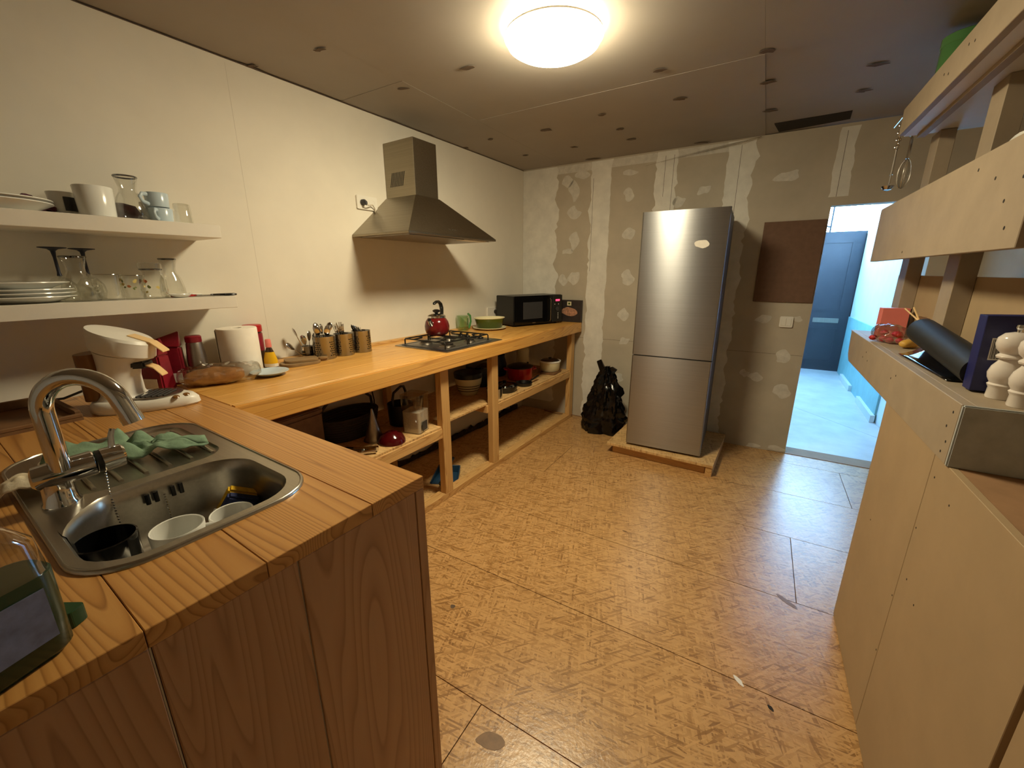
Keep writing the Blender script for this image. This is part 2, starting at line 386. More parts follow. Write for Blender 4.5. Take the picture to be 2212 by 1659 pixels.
for i, (x, z, rx, rz_) in enumerate([(.53,2.12,.05,.07),(.53,1.93,.06,.05),(.545,1.69,.055,.07),(.555,1.36,.055,.07),(.60,2.24,.07,.03),(.46,2.2,.05,.05),(.48,1.60,.06,.025),(.44,1.34,.04,.05),(1.025,2.04,.045,.045),(1.045,1.73,.05,.055),(1.06,1.36,.055,.06),(1.045,1.04,.045,.055),
                                   (1.07,.80,.045,.04),(1.04,.45,.05,.04),(1.605,2.02,.05,.035),(1.43,1.95,.04,.05),(2.14,2.06,.075,.04),(2.135,1.06,.045,.04),(2.30,.78,.05,.05),(2.06,.62,.028,.03),(2.14,.60,.045,.035),(2.33,.51,.06,.05),(2.20,.02,.05,.02),(2.36,.03,.06,.02),(2.35,1.07,.03,.02),(1.02,2.21,.06,.02),(.50,1.0,.05,.05)]):
    wall_patch([(x+px, max(.002, z+pz)) for px, pz in blob(rx, rz_, 40+i, 18, .35)], 'spot_filler_patch', 'spot_filler')
for x0, x1, z0, z1 in [(.40,1.25,.802,.804),(1.86,2.42,.795,.797)]: wall_patch([(x0,z0),(x1,z0),(x1,z1),(x0,z1)], 'board_joint', 'pencil_line', .0006)
for x, z0, z1 in [(.705,1.42,2.2),(1.365,1.2,2.3),(1.30,2.0,2.3),(1.83,0,2.3),(2.44,1.9,2.3)]: wall_patch([(x,z0),(x+.0025,z0),(x+.0025,z1),(x,z1)], 'board_joint', 'pencil_line', .0018)
# thin loose plastic tape strands under the ceiling at the back
mb = MB()
for i in range(6):
    mb.tube([PB(1.15+.12*i, -.012-.004*i, H-.10+.012*i), PB(1.45+.08*i, -.02, H-.06+.004*i), PB(1.95, -.03, H-.012)], .0012, 4)
tag(mb.build('plastic_film_strip', 'film'), 'wispy clear plastic film strands hanging under the ceiling above fridge', 'plastic film')
# vertical board joints on left wall
for y in (-2.54,): struct(box((0,y,HC+.02), (.0004,y+.0015,H-.02)).build('trim_2', 'wall_seam'))
# ------------------------------------------------------------ corridor behind the opening
cf = struct(box((2.1,.10,-.05), (3.3,3.75,-.012)).build('floor_corridor', 'corridor_floor', rot=(0,0,BW)))
for pts in ([(2.1,.16),(3.25,.16),(3.25,.66),(2.1,1.95)], [(2.1,1.956),(3.25,.666),(3.25,3.7),(2.1,3.7)]): MB().prism(pts, -.012, -.001).build('floor_sheet', 'corridor_floor', cf)
struct(box((2.3,.0,-.018), (3.25,.155,.004)).build('trim_3', 'mdf_edge', rot=(0,0,BW)), 'brown threshold strip in the doorway')
struct(box((2.18,.10,-.02), (2.30,3.75,2.6)).build('wall_corridor_left', 'corridor_wall', rot=(0,0,BW)))
wr = MB().box((3.2,.10,-.02), (3.3,1.45,2.6)).box((3.2,2.95,-.02), (3.3,3.75,2.6)).box((3.2,1.45,-.02), (3.3,2.95,1.70)).box((3.2,1.45,2.07), (3.3,2.95,2.6))
wr = struct(wr.build('wall_corridor_right', 'corridor_wall', rot=(0,0,BW)))
MB().prism([(1.28,-.0),(3.66,-.0),(3.66,.80),(1.28,.84)], 0, .018).build('dado_panel', 'corridor_teal', wr, (3.2,0,0), (PI/2, 0, -PI/2)).matrix_local = Matrix(((0,0,-1,3.2),(1,0,0,0),(0,1,0,0),(0,0,0,1)))
for y0, y1 in ((1.25,2.0),(2.5,3.2)): box((3.15,y0,0), (3.185,y1,.07)).build('baseboard_piece', 'corridor_trim', wr)
w2 = struct(box((3.235,1.46,1.71), (3.245,2.94,2.06)).build('window_2', 'daylight', rot=(0,0,BW)))
MB().box((3.215,1.45,1.70),(3.26,2.95,1.73)).box((3.215,1.45,2.045),(3.26,2.95,2.07)).box((3.215,2.2,1.70),(3.26,2.225,2.07)).build('window_frame', 'white_paint', w2)
struct(box((2.2,.10,2.45), (3.3,3.75,2.5)).build('ceiling_corridor', 'corridor_wall', rot=(0,0,BW)))
struct(MB().box((2.18,3.70,2.30),(3.3,3.78,2.6)).box((2.18,3.70,0),(2.36,3.78,2.6)).build('wall_corridor_end', 'corridor_wall', rot=(0,0,BW)))
d1 = struct(box((2.36,3.70,0), (3.19,3.74,1.90)).build('door_1', 'door_paint', rot=(0,0,BW)))
MB().box((2.46,3.688,.86),(3.09,3.70,.885)).box((2.46,3.688,1.79),(3.09,3.70,1.815)).box((2.46,3.688,.86),(2.485,3.70,1.815)).box((3.065,3.688,.86),(3.09,3.70,1.815)).build('door_panel_moulding', 'door_paint', d1, bevel=.003)
MB().box((2.46,3.688,.12),(3.09,3.70,.145)).box((2.46,3.688,.60),(3.09,3.70,.625)).box((2.46,3.688,.12),(2.485,3.70,.625)).box((3.065,3.688,.12),(3.09,3.70,.625)).build('door_panel_moulding', 'door_paint', d1, bevel=.003)
box((2.78,3.684,.70), (3.08,3.70,.765)).build('letter_plate', 'brushed_steel', d1, bevel=.003)
box((3.19,3.68,0), (3.21,3.74,1.9)).build('door_frame', 'dark_gap', d1)
w1 = struct(box((2.36,3.73,1.93), (3.25,3.74,2.28)).build('window_1', 'daylight', rot=(0,0,BW)))
MB().box((2.36,3.70,1.90),(3.25,3.745,1.94)).box((2.36,3.70,2.27),(3.25,3.745,2.30)).box((2.78,3.705,1.93),(2.80,3.73,2.28)).build('window_frame', 'door_paint', w1)
MB().tube([(2.80,3.715,2.10),(3.22,3.715,2.26)], .006, 6).tube([(2.64,3.715,2.05),(2.80,3.715,2.0)], .012, 6).build('leading', 'door_paint', w1)
# ------------------------------------------------------------ ceiling lamp
lp = thing('ceiling_lamp', 'round flat white ceiling lamp, lit, on the bare ceiling', 'lamp', (1.335,-1.925,H-.003))
MB().lathe([(0,0),(.150,0),(.150,-.004),(0,-.004)], 48).build('mounting_plate', 'white_plastic', lp)
MB().lathe([(0,-.078),(.10,-.076),(.160,-.068),(.182,-.055),(.187,-.040),(.187,-.034)], 48).build('diffuser', 'lamp_light', lp)
MB().lathe([(.160,-.006),(.187,-.008),(.187,-.026)], 48).build('upper_diffuser', 'lamp_light_soft', lp)
MB().lathe([(.187,-.026),(.195,-.027),(.196,-.034),(.187,-.035)], 48).build('rim', 'white_plastic', lp)
# ------------------------------------------------------------ worktop along the left wall
wt = thing('worktop', 'long orange varnished pine worktop running along the plastered left wall', 'worktop', (0,0,0))
yb = -3.0135
for x0, x1 in ((.002,.16),(.16,.315),(.315,.47),(.47,.628)): box((x0+.0004,yb+.001,.905), (x1-.0004,-.0,HC)).build('worktop_board', 'pine_y', wt, bevel=.0012, seg=1)
box((.628,yb+.001,.862), (.662,.0,HC)).build('front_edge_beam', 'pine_y', wt, bevel=.004)
struct(box((.001,yb,HC+.0003), (.043,-.60,HC+.0145)).build('trim_4', 'raw_pine_y', bevel=.001, seg=1), 'pale pine batten between worktop and wall')
# open cabinet frame under it
cb = thing('open_cabinet_frame', 'raw pine stud frame with open shelves under the worktop', 'cabinet', (0,0,0))
for y0, y1 in ((-1.905,-1.835),(-1.385,-1.315),(-.105,-.035)): box((.565,y0,.041), (.612,y1,.862)).build('post', 'raw_pine_z', cb, bevel=.002, seg=1)
for y in (-1.86,-1.34): box((.02,y,.041), (.06,y+.045,.862)).build('rear_post', 'raw_pine_z', cb, bevel=.002, seg=1)
box((.545,-3.0,0), (.612,-.03,.041)).build('bottom_rail', 'raw_pine_y', cb, bevel=.002, seg=1)
for y0, y1 in ((-2.99,-1.84),(-1.32,-.10)):
    box((.572,y0,.425), (.607,y1,.487)).build('shelf_rail', 'raw_pine_y', cb, bevel=.002, seg=1)
    box((.03,y0,.487), (.60,y1,.499)).build('shelf_board', 'osb_raw', cb)
box((.03,-1.838,.487), (.56,-1.322,.499)).build('shelf_board', 'osb_raw', cb)
for y in (-1.40,-1.31): box((.05,y,.43), (.57,y+.03,.486)).build('cross_rail', 'raw_pine_x', cb, bevel=.002, seg=1)
box((.02,-3.0,.001), (.545,-.03,.012)).build('base_board', 'osb_raw', cb)
tag(MB().box((.003,-2.9,.013), (.03,-.15,.05)).build('rubble_strip', 'debris'), 'crumbly dark rubble strip along the wall below the cabinet shelves', 'rubble')
for o in [bpy.data.objects['rubble_strip']]:
    bm = bmesh.new(); bm.from_mesh(o.data); bmesh.ops.subdivide_edges(bm, edges=bm.edges, cuts=1)
    bmesh.ops.subdivide_edges(bm, edges=[e for e in bm.edges if abs(e.verts[0].co.y-e.verts[1].co.y) > .4], cuts=50)
    for v in bm.verts:
        if v.co.z > .02: v.co += Vector((abs(noise.noise(v.co*23)), 0, noise.noise(v.co*17)))*.05
    bm.to_mesh(o.data); bm.free()
# ------------------------------------------------------------ sink counter: boards on top, vertical planks on the room side
pn = thing('sink_counter', 'varnished pine counter holding the sink, vertical planks on its front', 'counter', (0,0,0))
X1, X2 = .716, 1.418; T0 = .921; ye = -4.3
tops = [(-3.16,-3.0145),(-3.369,-3.16),(-3.527,-3.369),(-3.76,-3.527),(-4.0,-3.76),(ye,-4.0)]
g = .0006; CH = .06; HX0, HX1, HY0, HY1 = .70, 1.415, -3.540, -3.186
for i, (y0, y1) in enumerate(tops):
    a, c = y0+g, y1-g
    if i == 1: polys = [[(.002,c),(.002,a),(HX0,a),(HX0,HY1-CH),(HX0+CH,HY1),(HX1-CH,HY1),(HX1,HY1-CH),(HX1,a),(1.6,a),(1.6,c)]]
    elif i == 2: k_ = CH-(a-HY0); polys = [[(.002,a),(HX0+k_,a),(HX0,HY0+CH),(HX0,c),(.002,c)], [(HX1-k_,a),(1.6,a),(1.6,c),(HX1,c),(HX1,HY0+CH)]]
    elif i == 3: k_ = CH-(c-HY0); polys = [[(.002,a),(1.6,a),(1.6,c),(HX1-k_,c),(HX1-CH,HY0),(HX0+CH,HY0),(HX0+k_,c),(.002,c)]]
    else: polys = [[(.002,a),(1.6,a),(1.6,c),(.002,c)]]
    for p in polys: MB().prism(p, T0, HC).build('top_board', 'pine_x', pn, bevel=.001, seg=1)
for y0, y1, dx in ((-3.318,-3.042,0),(-3.5235,-3.3205,-.001),(-3.80,-3.5275,.0005),(-4.05,-3.8015,0),(ye,-4.0515,0)):
    box((1.577+dx,y0,.002), (1.5985+dx,y1,T0-.0005)).build('front_plank', 'pine_panel', pn, bevel=.0015, seg=1)
box((.66,-3.0405,.002), (1.5995,-3.0148,T0-.0005)).build('end_panel', 'pine_panel', pn, bevel=.0015, seg=1)
for y in (-3.319,-3.5255): box((1.58,y-.001,.01), (1.594,y+.0012,T0-.003)).build('joint_filler', 'joint_compound', pn)
# ------------------------------------------------------------ inset sink
sk = thing('kitchen_sink', 'stainless inset sink with one bowl and ribbed drainer', 'sink', (0,0,0))
ZR = HC+.0045
def fill_loops(loops):
    bm = bmesh.new(); ed = []
    for L in loops:
        vs = [bm.verts.new(p) for p in L]
        for i in range(len(vs)): ed.append(bm.edges.new((vs[i], vs[(i+1) % len(vs)])))
    bmesh.ops.triangle_fill(bm, use_beauty=True, use_dissolve=False, edges=ed)
    b = MB(); bm.verts.index_update(); b.add([v.co.copy() for v in bm.verts], [tuple(v.index for v in f.verts) for f in bm.faces]); bm.free(); return b
out = rrect(.684,-3.552,1.430,-3.172,.100, 8, ZR); bowl = rrect(1.104,-3.538,1.410,-3.196,.090, 8, ZR)
bowl = [(x+ (.05*max(0,(-3.46-y)/.08) if x < 1.19 and y < -3.46 else 0), y, z) for x, y, z in bowl]
drn = rrect(.715,-3.500,1.070,-3.205,.06, 8, ZR)
b = fill_loops([out, bowl, drn]); b.build('deck', 'sink_steel', sk, smooth=.3)
def scl(L, s, dz, c=None):
    cx = sum(p[0] for p in L)/len(L); cy = sum(p[1] for p in L)/len(L); return [(cx+(p[0]-cx)*s, cy+(p[1]-cy)*s, ZR+dz) for p in L]
MB().loft([bowl, scl(bowl,.975,-.006), scl(bowl,.955,-.03), scl(bowl,.93,-.11), scl(bowl,.88,-.138), scl(bowl,.78,-.150), scl(bowl,.2,-.153)], False, True).build('bowl', 'sink_steel', sk, smooth=1.2)
MB().loft([drn, scl(drn,.975,-.005), scl(drn,.94,-.007)], False, True).build('drainer', 'sink_steel', sk, smooth=.9)
o2 = [(1.06+(p[0]-1.06)*1.018, -3.362+(p[1]+3.362)*1.034, HC+.0002) for p in out]; o3 = [(1.06+(p[0]-1.06)*1.015, -3.362+(p[1]+3.362)*1.028, HC+.0065) for p in out]; o4 = [(1.06+(p[0]-1.06)*1.004, -3.362+(p[1]+3.362)*1.009, HC+.0075) for p in out]
MB().loft([o2, o3, o4, out], False, False).build('rim', 'sink_steel', sk, smooth=1.2)
for i in range(6):
    y = -3.455+.046*i; MB().tube([(.75,y,ZR-.006),(.79,y,ZR-.003),(.98,y,ZR-.003),(1.03,y,ZR-.006)], .0045, 8, flat=.7).build('drainer_rib', 'sink_steel', sk)
for i in range(5):
    if i == 2: continue
    y = -3.392+.0155*i; MB().tube([(1.1195,y,ZR-.022),(1.1215,y,ZR-.046)], .0045, 8).build('overflow_slot', 'black_plastic', sk)
MB().lathe([(0,.0),(.034,.0),(.040,.003),(.044,.002),(.044,-.002),(0,-.002)], 24).build('drain', 'chrome', sk, (1.26,-3.36,ZR-.151))
def chain(name, pts, parent, r=.0022):
    b = MB(); P = [Vector(p) for p in pts]
    for a, c in zip(P[:-1], P[1:]):
        n = max(1, int((c-a).length/.0062))
        for i in range(n): q = a+(c-a)*i/n; b.lathe([(0,-r),(r*.8,-r*.6),(r,0),(r*.8,r*.6),(0,r)], 6, q)
    return b.build(name, 'chrome', parent)
chain('plug_chain', [(1.1195,-3.362,ZR-.036),(1.128,-3.362,ZR-.10),(1.16,-3.37,ZR-.148)], sk)
# ------------------------------------------------------------ mixer tap
tp = thing('mixer_tap', 'chrome swan neck mixer tap at the side of the sink', 'tap', (1.072,-3.508,ZR))
MB().lathe([(.030,0),(.030,.006),(.026,.012),(.0245,.05),(0,.05)], 28).build('base', 'chrome', tp)
MB().tube([(-.006,-.030,.064),(-.005,-.026,.064),(.0,.0,.066),(.004,.058,.069),(.0042,.061,.069)], [.018,.024,.026,.026,.022], 24).build('body', 'chrome', tp)
MB().tube([(.0044,.0625,.069),(.0050,.071,.069)], .0235, 24).build('collar', 'black_plastic', tp)
MB().tube([(.0050,.0715,.069),(.007,.104,.071),(.0072,.108,.071)], [.025,.024,.018], 24).build('handle_cap', 'chrome', tp)
MB().tube([(.006,.090,.090),(.002,.094,.116),(-.002,.100,.130)], [.006,.0055,.005], 10).build('lever', 'chrome', tp)
dv = Vector((.112,.108,0)).normalized(); c0 = Vector((.012,.010,.0))
R_ = .068; zc = .196; pts = [c0+Vector((0,0,.075)), c0+Vector((0,0,.12)), c0+Vector((0,0,.17))] + [c0+dv*R_+Vector((0,0,zc))+(-dv*math.cos(a)+Vector((0,0,1))*math.sin(a))*R_ for a in [PI*.93*i/20 for i in range(21)]]
e = pts[-1]; d_ = (pts[-1]-pts[-2]).normalized(); pts += [e+d_*.012, e+d_*.034]
MB().tube(pts, .0168, 20).build('spout', 'chrome', tp, smooth=1.0)
MB().tube([e+d_*.030, e+d_*.046], .0182, 20).build('aerator', 'chrome', tp)
ch = chain('handle_chain', [(.010,.070,.046),(.028,.064,.006),(.050,.062,-.04),(.09,.060,-.10)], tp)
# ------------------------------------------------------------ things in and on the sink
def mug(name, label, loc, r, h, mat, ang=0, group=None, cat='mug', r0=None, inner=None, tilt=(0,0)):
    t = thing(name, label, cat, loc, ang, group); t.rotation_euler = (tilt[0], tilt[1], ang); r0 = r0 or r*.92
    MB().lathe([(0,0),(r0*.8,0),(r0,.004),(r,h-.002),(r-.0015,h),(r-.004,h-.001),(r0-.004,.008),(0,.006)], 28).build('cup', mat, t, smooth=.9)
    MB().tube([(r*.95,0,h*.84),(r+.018,0,h*.82),(r+.028,0,h*.60),(r+.022,0,h*.34),(r*.93,0,h*.22)], .0048, 8, flat=1.5).build('handle', mat, t, smooth=1)
    if inner: MB().lathe([(0,0),(r0-.0045,0)], 24).build('drink', inner, t, (0,0,h*.55))
    return t
mug('mug', 'white mug standing empty in the sink beside the black pan', (1.262,-3.388,ZR-.150), .047, .098, 'porcelain', 1.15)
mug('mug', 'white mug in the sink with brown coffee left inside, nearer the sponge', (1.272,-3.292,ZR-.150), .043, .085, 'porcelain', 3.3, None, 'mug', None, 'coffee_dark')
t = thing('black_pan', 'black round pan soaking in the sink below the tap', 'pan', (1.225,-3.478,ZR-.148)); t.location = (1.232,-3.487,ZR-.150)
MB().lathe([(0,0),(.043,0),(.045,.003),(.047,.118),(.044,.119),(.042,.006),(0,.004)], 32).build('body', 'black_gloss', t)
t = thing('kitchen_sponge', 'yellow and dark blue sponge leaning in the sink bowl', 'sponge', (1.152,-3.262,ZR-.150)); t.rotation_euler = (-.35,-.5,-1.9)
box((-.035,-.022,.0), (.035,.002,.098)).build('foam', 'sponge_yellow', t, bevel=.005); box((-.035,.002,.0), (.035,.024,.098)).build('scouring_pad', 'sponge_blue', t, bevel=.005)
b = MB().lathe([(0,0),(.05,.004),(.062,.02),(.058,.036),(.035,.050),(0,.054)], 24)
b.v = [v+Vector((noise.noise(v*40), noise.noise(v*40+Vector((5,0,0))), noise.noise(v*40+Vector((9,0,0)))))*.006 for v in b.v]
tag(b.build('dish_scrubber', 'scourer_brown', loc=(1.335,-3.230,ZR-.150)), 'brown grey round scrubber in the far sink corner', 'scrubber')
def cloth(name, label, mat, poly, loc, amp, seed, rz=0, hgt=.03, fs=14, cat='cloth'):
    """crumpled cloth: domed sheet with ridged folds, thickness by solidify"""
    L = len(poly)
    def fn(u, v):
        a = 2*PI*u; i = u*L; k = int(i) % L; fr = i-int(i); p = Vector(poly[k]).lerp(Vector(poly[(k+1) % L]), fr)*v
        q = Vector((p.x*fs, p.y*fs, seed)); z = hgt*(1-v**2)*.55+amp*(abs(noise.noise(q))*1.4+.5*abs(noise.noise(q*2.3)))*(1-.35*v)
        return (p.x, p.y, max(.002, z+.002))
    b = MB().grid(fn, 64, 14); o = b.build(name, mat, loc=loc, rot=(0,0,rz), smooth=2.0, solid=.003); return tag(o, label, cat)
cloth('dishcloth', 'crumpled sage green dishcloth lying on the sink drainer', 'green_cloth', [(.17,-.03),(.15,.02),(.06,.05),(.0,.045),(-.06,.10),(-.09,.055),(-.17,.05),(-.16,-.03),(-.06,-.065),(.04,-.045),(.10,-.05)], (.885,-3.350,ZR), .050, 3.3, 1.05, .030)
cloth('beige_rag', 'cream rag bunched behind the base of the mixer tap', 'beige_cloth', [(.09,0),(.06,.045),(0,.05),(-.07,.045),(-.10,0),(-.06,-.04),(.03,-.035)], (.955,-3.515,ZR), .045, 8.1, 1.3, .030)
# ------------------------------------------------------------ soap bottles at the near edge
def soap(name, label, loc, rz, mats, s=1.0, h=.20, lay=None):
    t = thing(name, label, 'bottle', loc, rz)
    def ring(wx, wy, z, r): return rrect(-wx, -wy, wx, wy, r, 5, z)
    MB().loft([ring(.036*s,.022*s,0,.014*s), ring(.042*s,.026*s,.008,.018*s), ring(.044*s,.027*s,h*.5,.02*s), ring(.040*s,.025*s,h*.74,.018*s), ring(.022*s,.018*s,h*.88,.014*s), ring(.013*s,.013*s,h*.92,.012*s), ring(.013*s,.013*s,h,.012*s)]).build('bottle_body', mats[0], t, smooth=1.0)
    MB().lathe([(.017*s,0),(.017*s,.022),(.012*s,.026),(.009*s,.040),(0,.041)], 20).build('cap', mats[1], t, (0,0,h))
    MB().box((-.028*s,-.0283*s,h*.14), (.028*s,-.0275*s,h*.46)).build('label', mats[2], t); MB().box((-.028*s,.0275*s,h*.14), (.028*s,.0283*s,h*.46)).build('label', mats[2], t)
    return t
plain('soap_label', (96,102,122), .4, var=.3, vscale=40); plain('cap_green', (20,62,30), .35); plain('soap_liquid', (26,50,30), .2)
t = soap('dish_soap_bottle', 'clear plastic bottle half full of dark green dish soap at the near counter edge', (1.538,-3.636,HC), PI/2+.35, ('clear_plastic','cap_green','soap_label'), 1.25, .21)
MB().loft([rrect(-.043*q,-.026*q,.043*q,.026*q,.018*q,5,z) for q, z in ((1.10,.0005),(1.27,.008),(1.29,.05),(1.305,.112),(1.2,.1125),(.4,.113))]).build('green_soap', 'soap_liquid', t, smooth=1.0)
tag(MB().loft([rrect(-.017,-.012,.017,.012,.006,5,z) for z in (0,.004,.02,.024)]).build('scouring_block', 'cap_green', loc=(1.498,-3.578,HC), rot=(0,0,.6), bevel=.002), 'small dark green block beside the dish soap bottle', 'scourer')
# ------------------------------------------------------------ cooker hood
hd = thing('cooker_hood', 'stainless pyramid cooker hood with tall chimney on the plastered wall', 'cooker hood', (0,0,0))
YA, YB_, XF, ZB = -1.965, -1.150, .49, 1.621; ca, cc, cx_ = -1.675, -1.475, .265
MB().hexa([(.001,YA,ZB),(XF,YA,ZB),(XF,YB_,ZB),(.001,YB_,ZB)], [(.001,YA,ZB+.012),(XF,YA,ZB+.012),(XF,YB_,ZB+.012),(.001,YB_,ZB+.012)]).build('skirt', 'hood_steel', hd, bevel=.001, seg=1)
MB().hexa([(.001,YA,ZB+.012),(XF,YA,ZB+.012),(XF,YB_,ZB+.012),(.001,YB_,ZB+.012)], [(.001,ca-.006,1.872),(cx_+.004,ca-.006,1.872),(cx_+.004,cc+.006,1.872),(.001,cc+.006,1.872)]).build('canopy', 'hood_steel', hd, smooth=.3)
box((.001,ca,1.872), (cx_,cc,2.192)).build('chimney', 'hood_steel', hd, bevel=.002, seg=1)
box((.03,YA+.04,ZB-.004), (XF-.04,YB_-.03,ZB)).build('grease_filter', 'brushed_steel', hd)
box((XF-.11,YB_-.30,ZB-.006), (XF-.03,YB_-.06,ZB-.0005)).build('light_panel', 'label_white', hd)
for i in range(9):
    x = .045+.0135*i; MB().hexa([(x,ca-.0012,1.935),(x+.005,ca-.0012,1.935),(x+.005,ca+.001,1.935),(x,ca+.001,1.935)], [(x+.022,ca-.0012,2.015),(x+.027,ca-.0012,2.015),(x+.027,ca+.001,2.015),(x+.022,ca+.001,2.015)]).build('vent_slot', 'black_plastic', hd)
sl = (cx_-XF)/(1.872-ZB-.012)
for i in range(5): MB().lathe([(0,0),(.006,0),(.006,.002),(0,.003)], 10).build('button', 'chrome', hd, (XF+sl*.035, -1.60+.018*i, ZB+.047), (0,PI/2+math.atan(sl),0))
# sockets and cables
def socket(name, label, y, z, plug, w=.15, h=.078):
    t = thing(name, label, 'socket', (.0,y,z))
    MB().loft([[(x, yy, zz) for yy, zz in rrect(-w/2,-h/2,w/2,h/2,.008,3)] for x in (.0005,.010,.012)]).build('frame', 'white_plastic', t, smooth=.5)
    for k in (-1, 1):
        o = MB().lathe([(.021,.0125),(.0205,.013),(.019,.008),(0,.006)], 20).build('socket_well', 'cream_plastic' if 0 else 'white_plastic', t, (0,k*.036,0), (0,PI/2,0))
        for q in (-1, 1): MB().lathe([(0,.0068),(.0025,.0068)], 8).build('contact_hole', 'black_plastic', o, (0,q*.0095,.0003))
    if plug:
        p = MB().tube([(.009,plug,.0),(.030,plug,0),(.042,plug,-.004),(.050,plug,-.016)], [.017,.0165,.012,.006], 14).build('plug', 'black_plastic' if plug > 0 else 'dark_grey', t)
    return t
t = socket('wall_socket', 'double wall socket with plug beside the cooker hood', -1.840, 1.826, -.036)
MB().tube([(.048,-.036,-.014),(.05,-.02,-.018),(.035,.02,-.01),(.02,.048,-.03),(.012,.050,-.06),(.012,.03,-.085),(.015,.02,-.10),(.03,.05,-.115)], .0035, 8).build('cable', 'cable_white', t)
t = socket('wall_socket', 'double wall socket with black plug above the worktop near the microwave', -.545, 1.062, .036, .15, .082)
MB().tube([(.050,.036,-.014),(.052,.038,-.05),(.045,.05,-.09),(.05,.09,-.103)], .004, 8).build('cable', 'black_plastic', t)
# ------------------------------------------------------------ gas hob
hb = thing('gas_hob', 'four burner gas hob in a stainless tray set into the worktop', 'hob', (.395,-1.560,HC))
MB().loft([rrect(-.228,-.292,.228,.292,.012,4,z) for z in (0,.004)] + [rrect(-.224,-.288,.224,.288,.012,4,.0055)]).build('tray', 'hob_steel', hb, smooth=.4)
MB().loft([rrect(-.200,-.262,.200,.205,.03,5,.0056), rrect(-.205,-.267,.205,.210,.03,5,.0075), rrect(-.196,-.258,.196,.201,.03,5,.0085), rrect(-.190,-.252,.190,.195,.03,5,.0065)]).build('black_well', 'dark_grey', hb, smooth=.5)
plain('hob_well', (120,116,108), .3, metal=.8)
MB().loft([rrect(-.180,-.242,.180,.186,.03,5,.0067), rrect(-.178,-.240,.178,.184,.03,5,.0075)]).build('well_plate', 'hob_well', hb)
for i, (x, y, r) in enumerate([(-.095,-.14,.036),(.095,-.14,.042),(-.095,.085,.042),(.095,.085,.032)]):
    bu = MB().lathe([(0,.008),(r*1.25,.008),(r*1.2,.013),(r,.014),(r,.019),(0,.019)], 24).build('burner', 'brushed_steel', hb, (x,y,0)); MB().lathe([(r*.92,.0192),(r*.9,.025),(r*.5,.027),(0,.027)], 24).build('burner_cap', 'black_plastic', bu)
def grate(y0, y1):
    b = MB(); z = .048; rr = .0045
    b.tube([(-.175,y0,.010),(-.175,y0,z-.006),(-.168,y0,z),(.168,y0,z),(.175,y0,z-.006),(.175,y0,.010)], rr, 8); b.tube([(-.175,y1,.010),(-.175,y1,z-.006),(-.168,y1,z),(.168,y1,z),(.175,y1,z-.006),(.175,y1,.010)], rr, 8)
    for x in (-.095, .095):
        b.tube([(x,y0,z),(x,y0+.075,z+.002)], rr, 8); b.tube([(x,y1,z),(x,y1-.075,z+.002)], rr, 8)
    ym = (y0+y1)/2
    for x0, x1 in ((-.168,-.125),(-.065,.065),(.125,.168)): b.tube([(x0,ym,z),(x1,ym,z)], rr, 8)
    for x in (-.168,.168): b.tube([(x,y0,z),(x,y1,z)], rr, 8)
    return b
grate(-.245,-.035).build('pan_grate', 'black_plastic', hb); grate(-.018,.188).build('pan_grate', 'black_plastic', hb)
for i, (x, y) in enumerate([(-.11,.225),(-.05,.235),(.01,.225),(.07,.235)]):
    kn = MB().lathe([(0,0),(.022,0),(.022,.006),(.019,.012),(0,.013)], 20).build('knob', 'black_plastic', hb, (x,.238,.005)); box((-.005,-.017,.010), (.005,.017,.030)).build('knob_grip', 'black_plastic', kn, bevel=.002, rot=(0,0,.4))
# ------------------------------------------------------------ kettle
kt = thing('stovetop_kettle', 'dark red enamel kettle with curved black handle on the hob', 'kettle', (.300,-1.585,HC+.0525), .25)
MB().lathe([(0,0),(.060,0),(.074,.012),(.082,.035),(.083,.060),(.076,.090),(.062,.110),(.056,.114)], 36).build('body', 'red_enamel', kt, smooth=1)
MB().lathe([(.056,.112),(.060,.116),(.060,.128),(.052,.134),(.030,.141),(0,.143)], 36).build('lid', 'chrome', kt)
MB().lathe([(.010,.141),(.012,.148),(.024,.154),(.025,.164),(.014,.169),(0,.170)], 20).build('lid_knob', 'black_plastic', kt)
MB().tube([(0,.060,.098),(0,.074,.14),(0,.073,.175),(0,.060,.203),(0,.035,.218),(0,.005,.219),(0,-.022,.210),(0,-.028,.205)], [.009,.010,.011,.011,.010,.009,.009,.006], 10, flat=1.3).build('handle', 'black_plastic', kt, smooth=1)
MB().tube([(0,-.066,.075),(0,-.088,.094),(0,-.098,.108)], [.020,.015,.012], 14).build('spout', 'chrome', kt)
MB().tube([(0,-.097,.107),(0,-.100,.112)], [.013,.010], 14).build('whistle', 'black_plastic', kt)
# ------------------------------------------------------------ crockery near the microwave
t = thing('glass_jug', 'pale green glass jug with a thick green handle by the wall', 'jug', (.062,-1.032,HC), 1.1)
MB().lathe([(0,.004),(.036,.004),(.042,.0),(.046,.01),(.050,.12),(.048,.12),(.044,.012),(0,.010)], 24).build('body', 'green_glass', t, smooth=1)
plain('green_handle', (70,130,70), .15)
MB().tube([(.046,0,.135),(.066,0,.118),(.070,0,.07),(.056,0,.02),(.046,0,.015)], .0085, 10).build('handle', 'green_handle', t, smooth=1)
t = thing('dinner_plate', 'cream flat plate under the green oval dish', 'plate', (.195,-.845,HC), 0)
MB().lathe([(0,.003),(.085,.003),(.10,0),(.12,.008),(.142,.016),(.141,.019),(.11,.012),(.085,.009),(0,.009)], 40).build('plate_body', 'cream_glaze', t, smooth=1)
t = thing('oval_baking_dish', 'dark green oval baking dish with cream inside, on a plate', 'baking dish', (.195,-.845,HC+.0105), .95)
